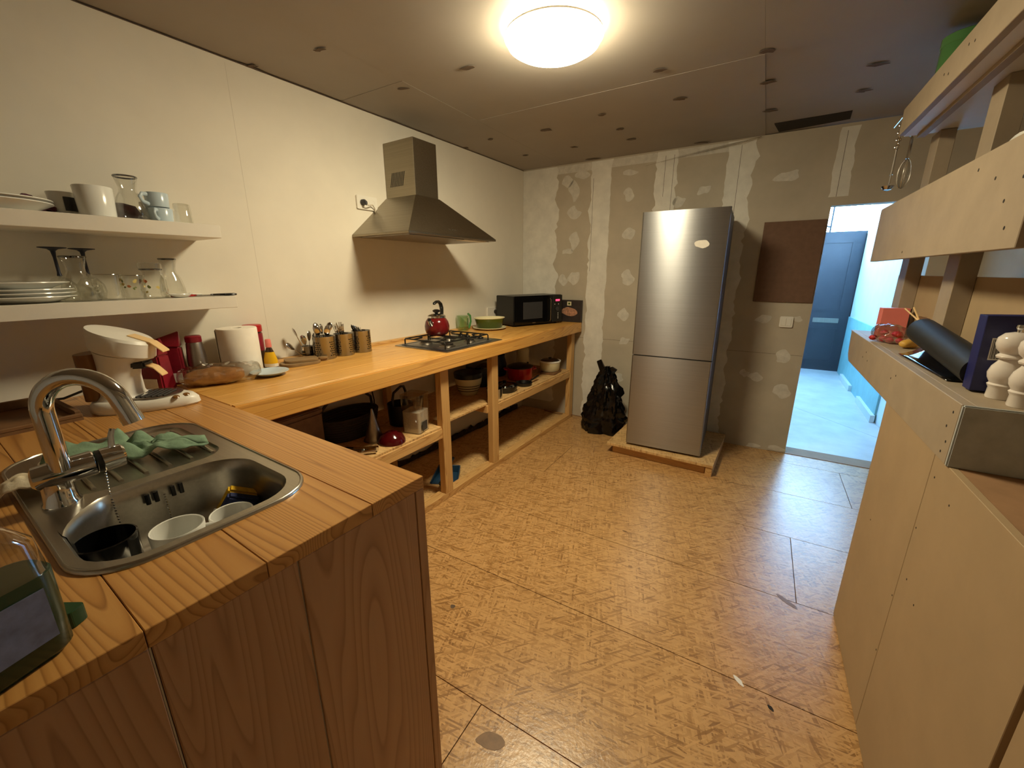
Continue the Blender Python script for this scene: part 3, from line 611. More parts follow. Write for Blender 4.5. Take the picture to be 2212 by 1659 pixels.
MB().lathe([(0,0),(.088,0),(.095,.004),(.115,.078)], 40, sx=1.1, sy=.78).build('outside', 'green_ceramic', t, smooth=1)
MB().lathe([(.115,.078),(.122,.082),(.121,.088),(.112,.086),(.092,.012),(0,.009)], 40, sx=1.1, sy=.78).build('inside_glaze', 'cream_glaze', t, smooth=1)
# ------------------------------------------------------------ microwave and box
mw = thing('microwave_oven', 'black microwave oven with lit red clock on the worktop', 'microwave', (.322,-.655,HC), 1.211)
MWW, MWH, MWD = .555, .262, .275
box((0,.012,.012), (MWW,MWD,MWH)).build('case', 'black_plastic', mw, bevel=.004)
box((0,0,.014), (.425,.012,MWH-.002)).build('door', 'black_gloss', mw, bevel=.003)
o = box((.427,0,.014), (MWW,.012,MWH-.002)).build('control_panel', 'black_gloss', mw, bevel=.003)
box((.095,-.0006,.062), (.315,.0004,.208)).build('door_window', 'sheet_window', mw)
MB().tube([(.398,-.006,.035),(.398,-.020,.042),(.398,-.020,.222),(.398,-.006,.229)], .005, 10).build('door_handle', 'chrome', mw)
box((.472,-.0006,.205), (.522,.0004,.222)).build('clock_display', 'red_digits', mw)
for x, z in ((.463,.178),(.508,.178),(.505,.095),(.505,.080),(.505,.065),(.505,.050)): MB().lathe([(0,.001),(.004,.0008),(.0045,0)], 8).build('button', 'label_white', mw, (x,0,z), (PI/2,0,0))
MB().lathe([(0,.010),(.018,.009),(.020,0)], 24).build('dial', 'dark_grey', mw, (.490,0,.135), (PI/2,0,0))
box((.20,-.0006,.022), (.235,.0004,.030)).build('badge', 'brushed_steel', mw)
for x in (.04,MWW-.04):
    for y in (.05,MWD-.04): MB().lathe([(.012,0),(.014,.012)], 10).build('foot', 'rubber_black', mw, (x,y,0))
bx = thing('food_box', 'dark food carton with a printed dish standing right of the microwave', 'box', PB(.42,-.056,HC), BW)
box((0,0,0), (.238,.045,.205)).build('carton', 'photo_dark', bx, bevel=.0015, seg=1)
MB().add([(.06+p[0],-.0006,.105+p[1]) for p in blob(.075,.045,3)][:18] and [(.120+p[0],-.0006,.098+p[1]) for p in blob(.075,.042,3)], [tuple(range(18))]).build('printed_dish', 'photo_food', bx)
box((.098,-.0007,.155), (.140,.0003,.192)).build('printed_badge', 'cream_glaze', bx); box((.110,-.0011,.165), (.128,.0003,.182)).build('printed_mark', 'green_ceramic', bx)
# ------------------------------------------------------------ fridge on its plinth
pl = thing('fridge_plinth', 'low strand board plinth on pine battens under the fridge', 'plinth', (0,0,0))
box((1.212,-.662,.070), (1.992,.035,.090)).build('top_board', 'osb_raw', pl, bevel=.001, seg=1)
box((1.248,-.618,0), (1.938,-.573,.070)).build('front_batten', 'raw_pine_x', pl, bevel=.002, seg=1); box((1.945,-.655,0), (1.988,.03,.070)).build('side_batten', 'raw_pine_y', pl, bevel=.002, seg=1); box((1.25,-.572,0), (1.295,.03,.070)).build('side_batten', 'raw_pine_y', pl, bevel=.002, seg=1)
FR = thing('fridge_freezer', 'tall stainless steel fridge freezer standing on a low wooden plinth', 'fridge', (1.3506,-.6203,.090), .0679)
FW = .5423
box((0.003,.046,.020), (FW-.003,.590,1.713)).build('cabinet_body', 'fridge_side', FR, bevel=.004)
def fdoor(z0, z1): return MB().loft([[(x, y, z0 if k in (0,) else z1) for x, y in rrect(0,0,FW,.044,.010,4)] for k in (0, 1)])
fdoor(.730,1.715).build('upper_door', 'fridge_steel', FR, smooth=.6); fdoor(.018,.722).build('lower_door', 'fridge_steel', FR, smooth=.6)
box((.01,.012,.722), (FW-.01,.05,.730)).build('handle_groove', 'black_plastic', FR)
MB().add([(.395+p[0],-.0008,1.497+p[1]) for p in blob(.046,.024,12)], [tuple(range(18))]).build('torn_sticker', 'label_white', FR)
for x in (.05,FW-.05): 
    MB().lathe([(.018,0),(.018,.02)], 12).build('foot', 'rubber_black', FR, (x,.08,.0)); MB().lathe([(.018,0),(.018,.02)], 12).build('foot', 'rubber_black', FR, (x,.54,.0))
# ------------------------------------------------------------ black rubbish bag
def bagpt(u, v):
    a = 2*PI*u; z = v*.60; r = (.235*(1-.06*v) if v < .25 else .220*(1-(max(0,v-.25)/.75)**1.7*.86)); r = max(.02, r)
    q = Vector((math.cos(a)*2.2, math.sin(a)*2.2, v*3.4)); d = abs(noise.noise(q*1.6))*.055+abs(noise.noise(q*3.7))*.028
    rr = r*(.86+.25*noise.noise(q*.8))+d-.03; lean = .05*v
    return (rr*1.0*math.cos(a)*1.0+lean*.2, rr*.62*math.sin(a), max(.0, z+.03*noise.noise(q*2)*v))
bg = thing('rubbish_bag', 'full black plastic rubbish bag leaning against the back wall beside fridge', 'rubbish bag', (1.010,-.215,0), .1)
MB().grid(bagpt, 72, 40).build('bag', 'bag_black', bg, smooth=.5)
MB().hexa([(-.05,-.02,.55),(.01,-.03,.55),(.01,.02,.55),(-.05,.02,.55)], [(-.09,-.01,.645),(-.05,-.012,.665),(-.05,.008,.665),(-.09,.006,.645)]).build('tied_ear', 'bag_black', bg, bevel=.004)
MB().hexa([(.0,-.02,.54),(.06,-.03,.53),(.06,.02,.53),(.0,.02,.54)], [(.05,-.01,.61),(.10,-.012,.585),(.10,.008,.585),(.05,.006,.61)]).build('tied_ear', 'bag_black', bg, bevel=.004)
# ------------------------------------------------------------ wall panel, switch
wp = thing('wall_hung_board', 'brown flat rectangular board hung on the back wall beside the doorway', 'board', PB(2.045,-.013,1.19), BW)
MB().box((0,0,0), (.372,.012,.570)).build('panel', 'cork_panel', wp, bevel=.0015, seg=1)
sw = thing('light_switch', 'white double light switch on the back wall under the brown board', 'switch', PB(2.240,-.012,1.005), BW)
MB().loft([[(x, y, z) for x, z in rrect(0,0,.085,.080,.008,3)] for y in (.0115,.002,0)]).build('frame', 'white_plastic', sw)
for k in (0, 1): box((.010+.033*k,-.003,.012), (.041+.033*k,.0,.068)).build('rocker', 'white_plastic', sw, bevel=.0015, seg=1)
# ------------------------------------------------------------ items on the worktop, from the sink end to the hob
cm = thing('coffee_machine', 'white pod coffee machine with round base and tan levers', 'coffee machine', (.345,-3.215,HC), .80)
# local: +x towards the nose of the base
def egg(L0, L1, wd, z, n=36):
    P = []
    for i in range(n):
        a = 2*PI*i/n; c = math.cos(a); s = math.sin(a); x = (L1 if c > 0 else L0)*c; y = wd*s*(1-.30*max(0,c)**2); P.append((x, y, z))
    return P
MB().loft([egg(.095,.215,.098,0), egg(.100,.222,.102,.006), egg(.098,.218,.100,.026), egg(.090,.205,.092,.038), egg(.08,.195,.085,.040)]).build('base', 'white_plastic', cm, smooth=.8)
MB().lathe([(0,.0),(.072,.0),(.074,.003),(.070,.0045),(.060,.002),(0,.002)], 36, sx=1.12).build('drip_tray', 'brushed_steel', cm, (.085,0,.0405))
for i in range(7): MB().tube([(.035+.016*i,-.052+.004*abs(i-3),.0445),(.035+.016*i,.052-.004*abs(i-3),.0445)], .0028, 6).build('tray_slat', 'dark_grey', cm)
def oval(cx, cy, rx, ry, z, tilt=0, n=32): return [(cx+rx*math.cos(2*PI*i/n), cy+ry*math.sin(2*PI*i/n), z-tilt*(rx*math.cos(2*PI*i/n))) for i in range(n)]
MB().loft([oval(-.012,0,.070,.078,.038), oval(-.010,0,.058,.066,.055), oval(-.006,0,.053,.062,.11), oval(.0,0,.056,.064,.16), oval(.012,0,.070,.070,.195,.28)]).build('column', 'white_plastic', cm, smooth=1)
MB().loft([oval(.014,0,.078,.072,.1975,.30), oval(.020,0,.088,.076,.203,.32), oval(.026,0,.090,.077,.252,.36), oval(.024,0,.085,.073,.262,.36), oval(.022,0,.02,.02,.267,.36)]).build('head', 'white_plastic', cm, smooth=.5)
def lever(p0, p1, p2, wd):
    b = MB(); vs = []
    for p in (p0, p1, p2): 
        for y in (-wd, wd):
            for dz in (-.003, .003): vs.append((p[0], y, p[1]+dz))
    return b.add(vs, [(0,1,3,2),(8,10,11,9)] + [f for k in (0,4) for f in ((k,k+4,k+5,k+1),(k+2,k+3,k+7,k+6),(k+1,k+5,k+7,k+3),(k,k+2,k+6,k+4))])
lever((.055,.255),(.118,.228),(.150,.196),.021).build('lid_lever', 'cream_plastic', cm, bevel=.0015, seg=1)
lever((.068,.158),(.108,.140),(.130,.112),.019).build('pod_lever', 'cream_plastic', cm, bevel=.0015, seg=1)
box((.020,-.028,.140), (.088,.028,.166)).build('pod_arm', 'dark_grey', cm, bevel=.006)
MB().tube([(.070,0,.19),(.074,0,.166)], [.034,.030], 20).build('brew_head', 'white_plastic', cm)
MB().loft([oval(-.070,.0,.036,.066,z,0) for z in (.042,.20)]).build('water_tank', 'brown_tank', cm, smooth=1)
for x, y in ((.172,-.046),(.190,-.018)): MB().lathe([(0,.003),(.008,.003),(.010,.001),(.011,0)], 14).build('button', 'brown_tank', cm, (x,y,.0385), (.25,.12,0))
t = thing('coffee_bag', 'dark red foil coffee bag folded shut behind the coffee machine', 'coffee bag', (.160,-3.072,HC), .5)
MB().hexa([(-.05,-.032,0),(.05,-.032,0),(.05,.032,0),(-.05,.032,0)], [(-.046,-.026,.145),(.046,-.026,.145),(.046,.026,.145),(-.046,.026,.145)]).build('bag_body', 'foil_red', t, bevel=.006)
MB().hexa([(-.046,-.026,.145),(.046,-.026,.145),(.046,.026,.145),(-.046,.026,.145)], [(-.048,-.004,.20),(.048,-.004,.212),(.048,.004,.212),(-.048,.004,.20)]).build('folded_top', 'foil_red', t, bevel=.003)
box((-.030,-.0335,.012), (.028,-.0318,.052)).build('printed_label', 'label_white', t)
t = thing('coffee_bag', 'red foil coffee bag with creased side next to the steel flask', 'coffee bag', (.098,-2.998,HC), 1.0)
MB().hexa([(-.045,-.03,0),(.045,-.03,0),(.045,.03,0),(-.045,.03,0)], [(-.042,-.022,.165),(.042,-.026,.160),(.042,.022,.160),(-.042,.022,.165)]).build('bag_body', 'foil_red', t, bevel=.006)
MB().hexa([(-.042,-.022,.165),(.042,-.026,.160),(.042,.022,.160),(-.042,.022,.165)], [(-.04,-.01,.195),(.045,-.004,.225),(.045,.004,.225),(-.04,.0,.195)]).build('folded_top', 'foil_red', t, bevel=.003)
box((-.01,-.0315,.01), (.036,-.0298,.05)).build('printed_label', 'label_white', t)
t = thing('steel_flask', 'slim brushed steel flask with dark red lid', 'flask', (.128,-2.915,HC))
MB().lathe([(0,0),(.034,0),(.036,.004),(.036,.10),(.030,.165),(.028,.172),(0,.172)], 28).build('body', 'brushed_steel', t)
MB().lathe([(.029,0),(.030,.003),(.030,.024),(.026,.028),(0,.028)], 24).build('lid', 'foil_red', t, (0,0,.1722))
bd = thing('bagged_bread', 'brown bread loaf in a crinkled clear plastic bag', 'bread', (.255,-2.905,HC), 1.15)
def loaf(sx, sy, sz, amp, seed, fs=22):
    def fn(u, v):
        a = 2*PI*u; ph = PI*v; r = abs(math.sin(ph))**.55; q = Vector((math.cos(a)*r, math.sin(a)*r, math.cos(ph)))
        p = Vector((-math.cos(ph)*sx, math.cos(a)*r*sy, (math.sin(a)*r*.5+.5)*sz)); d = amp*noise.noise(Vector((p.x*fs+seed, p.y*fs, p.z*fs)))
        return (p.x, p.y*(1+d*6), max(.0, p.z+d))
    return MB().grid(fn, 40, 24)
loaf(.105,.052,.072,.006,1).build('loaf', 'bread', bd, smooth=1.5); loaf(.150,.066,.088,.016,4,34).build('plastic_wrap', 'film', bd, (.02,0,0), smooth=.3)
t = thing('paper_towel_roll', 'white paper towel roll standing upright on the worktop', 'paper roll', (.140,-2.745,HC))
MB().lathe([(.022,0),(.080,0),(.082,.004),(.082,.212),(.080,.216),(.022,.216),(.021,.0)], 40).build('paper', 'paper', t)
MB().grid(lambda u, v: ((.083+.003*u)*math.cos(-2.2+.5*u), (.083+.003*u)*math.sin(-2.2+.5*u), .004+.206*v), 8, 1).build('loose_sheet', 'paper', t, solid=.0006)
t = thing('coffee_jar', 'tall coffee jar with red lid and red label behind the kitchen roll', 'jar', (.056,-2.640,HC))
MB().lathe([(0,0),(.038,0),(.041,.005),(.041,.165),(.037,.180),(0,.180)], 28).build('glass', 'coffee_dark', t)
MB().lathe([(.0415,.085),(.0416,.168),(.0400,.172)], 28).build('label_band', 'foil_red', t)
MB().lathe([(.042,0),(.043,.003),(.043,.030),(.039,.034),(0,.034)], 28).build('lid', 'red_plastic', t, (0,0,.1795))
MB().grid(lambda u, v: (.0421*math.cos(-1.25+.55*u), .0421*math.sin(-1.25+.55*u), .095+.065*v), 6, 1).build('printed_panel', 'label_white', t)
t = thing('mustard_bottle', 'small yellow labelled bottle with pale cap next to the coffee jar', 'bottle', (.146,-2.618,HC), .6)
MB().lathe([(0,0),(.028,0),(.032,.004),(.031,.045),(.020,.085),(.012,.105),(0,.106)], 24, sy=.7).build('bottle_body', 'coffee_dark', t)
MB().lathe([(.0325,.012),(.0318,.045),(.021,.083)], 24, sy=.72).build('yellow_label', 'mustard_yellow', t); MB().lathe([(.0328,.010),(.0328,.026)], 24, sy=.73).build('bar_code_panel', 'label_white', t)
MB().lathe([(.013,0),(.014,.003),(.013,.034),(.011,.040),(0,.040)], 18).build('cap', 'pink_card', t, (0,0,.106))
t = thing('saucer', 'white saucer lying on the worktop in front of the paper roll', 'saucer', (.292,-2.700,HC))
MB().lathe([(0,.002),(.035,.002),(.040,0),(.060,.010),(.080,.020),(.0795,.022),(.058,.014),(.036,.006),(0,.006)], 36).build('dish', 'blue_porcelain', t, smooth=1)
def board(name, label, loc, rz, L, Wd, th, r):
    t = thing(name, label, 'chopping board', loc, rz); MB().loft([rrect(-L/2,-Wd/2,L/2,Wd/2,r,6,z) for z in (0,th)]).build('board', 'board_wood', t, bevel=.002)
    MB().loft([rrect(L/2-.001,-.016,L/2+.05,.016,.014,5,z) for z in (.001,th-.001)]).build('grip', 'board_wood', t); return t
board('chopping_board', 'brown wooden chopping board lying flat under a second one', (.172,-2.485,HC), 1.4, .19, .13, .013, .05)
board('chopping_board', 'smaller brown chopping board stacked on top of another', (.158,-2.470,HC+.0133), 1.15, .16, .11, .011, .03)
# cutlery
def spoon(name, label, base, top, group, yaw=0, s=1.0):
    a = Vector(base); b = Vector(top); d = b-a; L = d.length
    t = thing(name, label, 'spoon', base, 0, group); t.rotation_euler = d.to_track_quat('Z', 'Y').to_euler()
    MB().tube([(0,0,0),(0,0,L*.45),(0,0,L*.78)], [.004*s,.003*s,.0028*s], 8, flat=.5).build('stem', 'cutlery_steel', t)
    MB().lathe([(0,-.0),(.006,.003),(.014,.018),(.017,.034),(.013,.050),(0,.058)], 14, sx=1.0, sy=.28).build('spoon_bowl', 'cutlery_steel', t, (0,0,L*.76), (0,0,yaw)); return t
def fork(name, label, base, top, group, yaw=0):
    a = Vector(base); b = Vector(top); d = b-a; L = d.length
    t = thing(name, label, 'fork', base, 0, group); t.rotation_euler = d.to_track_quat('Z', 'Y').to_euler()
    MB().tube([(0,0,0),(0,0,L*.7),(0,0,L*.78)], [.005,.003,.008], 8, flat=.4).build('stem', 'cutlery_steel', t, (0,0,0), (0,0,yaw)); b = MB()
    for k in range(4): b.tube([(-.0105+.007*k,0,L*.78),(-.0105+.007*k,.001,L)], .0016, 6)
    b.box((-.012,-.0014,L*.75), (.012,.0014,L*.79)); b.build('tines', 'cutlery_steel', t, (0,0,0), (0,0,yaw)); return t
def knife(name, label, base, top, group, yaw=0):
    a = Vector(base); b = Vector(top); d = b-a; L = d.length
    t = thing(name, label, 'knife', base, 0, group); t.rotation_euler = d.to_track_quat('Z', 'Y').to_euler()
    MB().tube([(0,0,0),(0,0,L*.45)], [.006,.005], 8, flat=.6).build('grip', 'cutlery_steel', t); 
    P = [(-.008,L*.45),(.008,L*.45),(.011,L*.7),(.009,L*.9),(.0,L),(-.008,L*.93)]
    MB().add([(x,-.0008,z) for x, z in P]+[(x,.0008,z) for x, z in P], [tuple(range(6)), tuple(range(11,5,-1))]+[(i,i+6,(i+1)%6+6,(i+1)%6) for i in range(6)]).build('blade', 'cutlery_steel', t, (0,0,0), (0,0,yaw)); return t
def holder(name, label, loc, r, h, mat='holder_steel', holes=True):
    t = thing(name, label, 'cutlery holder', loc, 0, None)
    MB().lathe([(0,0),(r-.002,0),(r,.002),(r,h-.003),(r+.0015,h),(r-.0018,h),(r-.003,h-.004),(r-.003,.004),(0,.003)], 32).build('cup', mat, t)
    if holes:
        b = MB()
        for row in range(7 if h > .1 else 3):
            for k in range(-14, 15):
                if k % 7 in (3, 4, 5, 6): continue
                a = k*.215+.1*(row % 2)+.0; z = h*.18+row*h*.095*(1 if h > .1 else 2.2)
                c = Vector((math.cos(a)*(r+.0006), math.sin(a)*(r+.0006), z)); e1 = Vector((-math.sin(a), math.cos(a), 0)); rr = .0036 if h > .1 else .006
                b.add([c+e1*rr*math.cos(q)+Vector((0,0,1))*rr*math.sin(q) for q in [2*PI*i/8 for i in range(8)]], [tuple(range(8))])
        b.build('perforations', 'black_plastic', t)['kind'] = 'stuff'
    return t
G = 'cutlery in the steel holders'
holder('cutlery_holder', 'tiny pale perforated bucket with teaspoons beside the chopping boards', (.080,-2.385,HC), .031, .072)
for i, (dx, dy, tx, ty, tz) in enumerate([(.0,.0,-.01,-.055,.160),(.01,.0,.015,-.022,.105),(0,.01,.02,.035,.115),(-.01,.0,.02,.060,.095),(.005,.005,.0,.020,.125),(-.008,-.008,.0,-.09,.080)]):
    spoon('teaspoon', 'teaspoon standing in the tiny perforated bucket', (.080+dx,-2.385+dy,HC+.006), (.080+tx,-2.385+ty,HC+tz), 'teaspoons in the tiny bucket', .4*i, .8)
holder('cutlery_holder', 'perforated steel cutlery holder full of spoons, leftmost of the three', (.150,-2.325,HC), .056, .125)
for i in range(9):
    a = i*.7; spoon('soup_spoon', 'steel spoon standing in the leftmost perforated holder', (.150+.015*math.cos(a+2),-2.325+.015*math.sin(a+2),HC+.006), (.150+.040*math.cos(a),-2.325+.042*math.sin(a),HC+.160+.012*(i % 3)), 'spoons in the leftmost holder', .6*i)
holder('cutlery_holder', 'perforated steel cutlery holder with forks, middle of the three', (.150,-2.203,HC), .053, .125)
for i in range(6):
    a = i*1.05; fork('table_fork', 'steel fork standing in the middle perforated holder', (.150+.012*math.cos(a+2),-2.203+.012*math.sin(a+2),HC+.006), (.145+.022*math.cos(a),-2.222+.022*math.sin(a),HC+.168+.010*(i % 3)), 'forks in the middle holder', .5*i)
holder('cutlery_holder', 'perforated steel cutlery holder with knives, nearest the hob', (.150,-2.082,HC), .054, .128)
for i in range(5):
    knife('table_knife', 'steel knife standing in the perforated holder nearest the hob', (.150+.01*i-.02,-2.06,HC+.006), (.140+.012*i-.02,-2.122+.006*i,HC+.166-.004*i), 'knives in the holder nearest the hob', 1.57+.2*i)
# board, tray and cable behind the tap
t = thing('wooden_tray', 'wooden tray lying on the worktop behind the tap', 'tray', (.240,-3.480,HC), .04)
MB().box((-.16,-.15,0), (.16,.13,.010)).build('tray_base', 'brown_wood', t)
MB().box((-.16,-.15,.010),(-.145,.13,.040)).box((.145,-.15,.010),(.16,.13,.022)).box((-.145,.115,.010),(.145,.13,.030)).build('tray_rim', 'brown_wood', t, bevel=.002, seg=1)
tag(MB().tube([(.05,-3.75,HC+.03),(.04,-3.55,HC+.022),(.05,-3.42,HC+.016),(.07,-3.33,HC+.014),(.09,-3.26,HC+.04),(.10,-3.22,HC+.075)], .0045, 8).build('power_cable', 'black_plastic'), 'black power cable along the wall behind the tap', 'cable')
# ------------------------------------------------------------ wall shelves and what stands on them
def wshelf(label, y1, z0, z1):
    o = box((.0008,-4.2,z0), (.250,y1,z1)).build('wall_shelf', 'white_paint', bevel=.0015, seg=1); return tag(o, label, 'shelf')
US, LS = 1.602, 1.316
wshelf('white floating wall shelf with mugs and a carafe, the upper of two', -2.782, 1.552, US); wshelf('white floating wall shelf with plates and glasses, the lower of two', -2.768, 1.267, LS)
def plate(name, label, loc, r, group=None, mat='porcelain', d=.020):
    t = thing(name, label, 'plate', loc, 0, group); MB().lathe([(0,.002),(r*.55,.002),(r*.6,0),(r*.68,.006),(r,d),(r-.001,d+.003),(r*.66,.010),(0,.007)], 44).build('plate_body', mat, t, smooth=1); return t
for i in range(2): plate('dinner_plate', ('wide white plate on the upper wall shelf, lower of two stacked','wide white plate on the upper wall shelf, on top of another')[i], (.130,-3.370,US+.010*i), .142, 'plates on the upper shelf', d=.028)
for i, (r, dz) in enumerate([(.128,0),(.128,.012),(.126,.024),(.118,.046)]): plate('dinner_plate', 'white plate on the lower wall shelf, '+('bottom of the stack of four','second from the bottom of the stack','third from the bottom of the stack','topmost of the stack of four')[i], (.118,-3.358,LS+dz), r, 'plates stacked on the lower shelf', d=.020)
cloth('purple_cloth', 'dark purple patterned cloth bunched on the upper wall shelf', 'purple_cloth', [(.05,0),(.045,.04),(0,.055),(-.04,.04),(-.05,0),(-.04,-.04),(.01,-.06),(.045,-.04)], (.072,-3.262,US), .060, 2.2, 0, .050, 22)
mug('small_cup', 'small white cup with grey print behind the big white mug', (.085,-3.196,US), .037, .082, 'porcelain', 1.8, None, 'cup', .028)
t = bpy.data.objects['small_cup']
MB().grid(lambda u, v: ((.0345+.0045*v+.0008)*math.cos(-1.9+1.5*u), (.0345+.0045*v+.0008)*math.sin(-1.9+1.5*u), .02+.045*v), 8, 3).build('printed_motif', 'dark_grey', t)
mug('mug', 'large plain white mug on the upper wall shelf', (.165,-3.128,US), .053, .102, 'porcelain', 2.4)
def carafe(name, label, loc, s=1.0, group=None):
    t = thing(name, label, 'carafe', loc, 0, group)
    MB().lathe([(0,.003),(.045*s,.003),(.050*s,.010),(.050*s,.035),(.040*s,.075),(.026*s,.100),(.025*s,.112),(.034*s,.150)], 32).build('glass_body', 'clear_glass', t, smooth=1)
    MB().lathe([(.0335*s,.148),(.0355*s,.151),(.034*s,.154),(.0325*s,.152),(.0335*s,.148)], 32).build('rim', 'dark_glass', t); MB().lathe([(0,0),(.046*s,0),(.047*s,.004),(0,.005)], 32).build('thick_base', 'clear_glass', t); return t
carafe('glass_carafe', 'clear glass carafe on the upper wall shelf', (.160,-3.030,US))
b = MB().loft([oval(0,0,.035,.055,0,0,20), oval(0,0,.045,.060,.03,0,20), oval(0,0,.032,.045,.062,0,20), oval(0,0,.01,.012,.070,0,20)])
tag(b.build('purple_bundle', 'purple_cloth', loc=(.062,-3.035,US), smooth=1), 'dark purple bundle behind the carafe on the upper shelf', 'bundle')
mug('mug', 'pale blue mug at the bottom of a stack of two', (.165,-2.945,US), .038, .052, 'blue_porcelain', -.6); mug('mug', 'pale blue mug on top of another pale blue mug', (.160,-2.948,US+.0525), .038, .055, 'blue_porcelain', -1.1)
mug('mug', 'small pale mug behind the stacked blue mugs', (.075,-2.945,US), .036, .080, 'porcelain', 2.6)
def tumbler(name, label, loc, r, h, mat='clear_glass', deco=False, flip=False, group=None):
    t = thing(name, label, 'glass', loc, 0, group); pr = [(0,.006),(r*.84,.006),(r,h)] if not flip else [(r,.0),(r*.9,h-.004),(r*.82,h),(0,h)]
    MB().lathe(pr, 28).build('glass_wall', mat, t, smooth=.9); MB().lathe([(0,0),(r*.82,0),(r*.84,.005),(0,.0055)] if not flip else [(r-.002,0),(r+.001,.001),(r,.003)], 28).build('glass_foot', mat, t)
    MB().lathe([(r-.0014,h-.002),(r+.0006,h-.001),(r,h+.001),(r-.0014,h)] if not flip else [(r*.8,h-.001),(r*.88,h-.002)], 28).build('rim', 'film', t)
    if deco:
        plain('flower_yellow', (216,196,120), .5); plain('flower_orange', (196,120,70), .5); plain('leaf_green', (126,136,84), .5); rd = random.Random(deco)
        for i in range(20):
            a = rd.uniform(-2.2, 1.2); z = h*rd.uniform(.45,.85); c = Vector((math.cos(a)*(r*.96+.001), math.sin(a)*(r*.96+.001), z)); e1 = Vector((-math.sin(a), math.cos(a), 0)); s_ = rd.uniform(.003,.007)
            MB().add([c+e1*p[0]+Vector((0,0,1))*p[1] for p in blob(s_, s_, i, 10, .4)], [tuple(range(10))]).build('painted_flower', ('flower_yellow','flower_orange','leaf_green')[i % 3], t)
    return t
tumbler('drinking_glass', 'clear glass upside down at the end of the upper shelf', (.160,-2.872,US), .031, .078, flip=True)
# lower shelf
def goblet(label, loc):
    t = thing('wine_glass', label, 'wine glass', loc, 0, 'upturned wine glasses'); 
    MB().lathe([(.034,0),(.041,.030),(.038,.055),(.022,.078),(.006,.085),(0,.086)], 28).build('glass_bowl', 'clear_glass', t, smooth=1)
    MB().lathe([(.0,.086),(.007,.087),(.0048,.10),(.0045,.15),(.007,.172),(.014,.178),(.036,.182),(.036,.1845),(0,.1845)], 28).build('stem_and_foot', 'navy_plastic', t, smooth=.7); return t
goblet('upturned wine glass with dark stem and foot, leftmost on the lower shelf', (.078,-3.252,LS)); goblet('upturned wine glass with dark stem and foot, behind the carafe', (.048,-3.172,LS))
carafe('glass_carafe', 'clear carafe with dark rim in front of the upturned wine glasses', (.165,-3.225,LS), 1.0)
tumbler('drinking_glass', 'plain clear tumbler between the carafe and the flowered glass', (.160,-3.150,LS), .045, .092); 
tumbler('drinking_glass', 'small glass with yellow painted flowers on the lower shelf', (.165,-3.080,LS), .037, .088, deco=5); 
t = thing('glass_jar', 'clear clip jar with orange flowers on the lower shelf', 'jar', (.165,-3.018,LS))
MB().lathe([(0,.003),(.037,.003),(.041,.010),(.041,.075),(.032,.092),(.032,.110)], 28).build('glass_body', 'clear_glass', t, smooth=1); MB().lathe([(0,0),(.038,0),(.038,.003),(0,.004)], 28).build('thick_base', 'clear_glass', t); MB().lathe([(.033,.110),(.037,.112),(.037,.132),(.033,.136),(0,.136)], 28).build('lid', 'clear_glass', t); MB().lathe([(.0345,.107),(.036,.110),(.0345,.113)], 28).build('seal_ring', 'dark_glass', t)
rd = random.Random(8)
for i in range(12):
    a = rd.uniform(-2.2,1.2); z = .02+.05*rd.random(); c = Vector((math.cos(a)*.0418, math.sin(a)*.0418, z)); e1 = Vector((-math.sin(a), math.cos(a), 0))
    MB().add([c+e1*p[0]+Vector((0,0,1))*p[1] for p in blob(.0055,.0055,i+60,10,.4)], [tuple(range(10))]).build('painted_flower', ('flower_orange','flower_yellow','leaf_green')[i % 3], t)
carafe('glass_carafe', 'small clear carafe at the right of the lower shelf', (.120,-2.945,LS), .86)
t = thing('spoon_rest', 'white spoon rest lying on the lower shelf beside the scissors', 'spoon rest', (.190,-2.945,LS), .3)
MB().lathe([(0,.002),(.02,.002),(.03,.006),(.038,.013),(.037,.015),(.028,.008),(0,.005)], 24, sx=.8, sy=1.1).build('dish', 'porcelain', t, smooth=1); MB().tube([(0,.035,.012),(0,.06,.010),(0,.085,.008)], [.008,.007,.006], 8, flat=.5).build('stem', 'porcelain', t)
def scissors(label, loc, rz, mat, s=1.0):
    t = thing('scissors', label, 'scissors', loc, rz)
    for k in (-1, 1):
        ring = arc((k*.016*s, .075*s, .006), .015*s, 0, 2*PI, 16, (.8,0,0), (0,1.25,0)); MB().tube(ring, .0042*s, 8, False).build('handle_loop', mat, t)
        MB().tube([(k*.012*s,.056*s,.006),(k*.004*s,.030*s,.006),(-k*.002*s,.005*s,.006)], [.0045*s,.0045*s,.004*s], 8).build('shank', mat, t)
        MB().hexa([(-.004-k*.003,-.085*s,.004+.0015*k),(.0-k*.003,-.085*s,.004+.0015*k),(.006,.01*s,.004+.0015*k),(-.006,.01*s,.004+.0015*k)], [(-.004-k*.003,-.085*s,.0055+.0015*k),(.0-k*.003,-.085*s,.0055+.0015*k),(.006,.01*s,.0055+.0015*k),(-.006,.01*s,.0055+.0015*k)]).build('blade', 'cutlery_steel', t)
    return t
scissors('scissors with red handles lying on the lower shelf', (.200,-2.890,LS), 2.7, 'red_plastic', .9); scissors('scissors with black handles lying at the end of the lower shelf', (.190,-2.845,LS), -.25, 'black_plastic', 1.0)
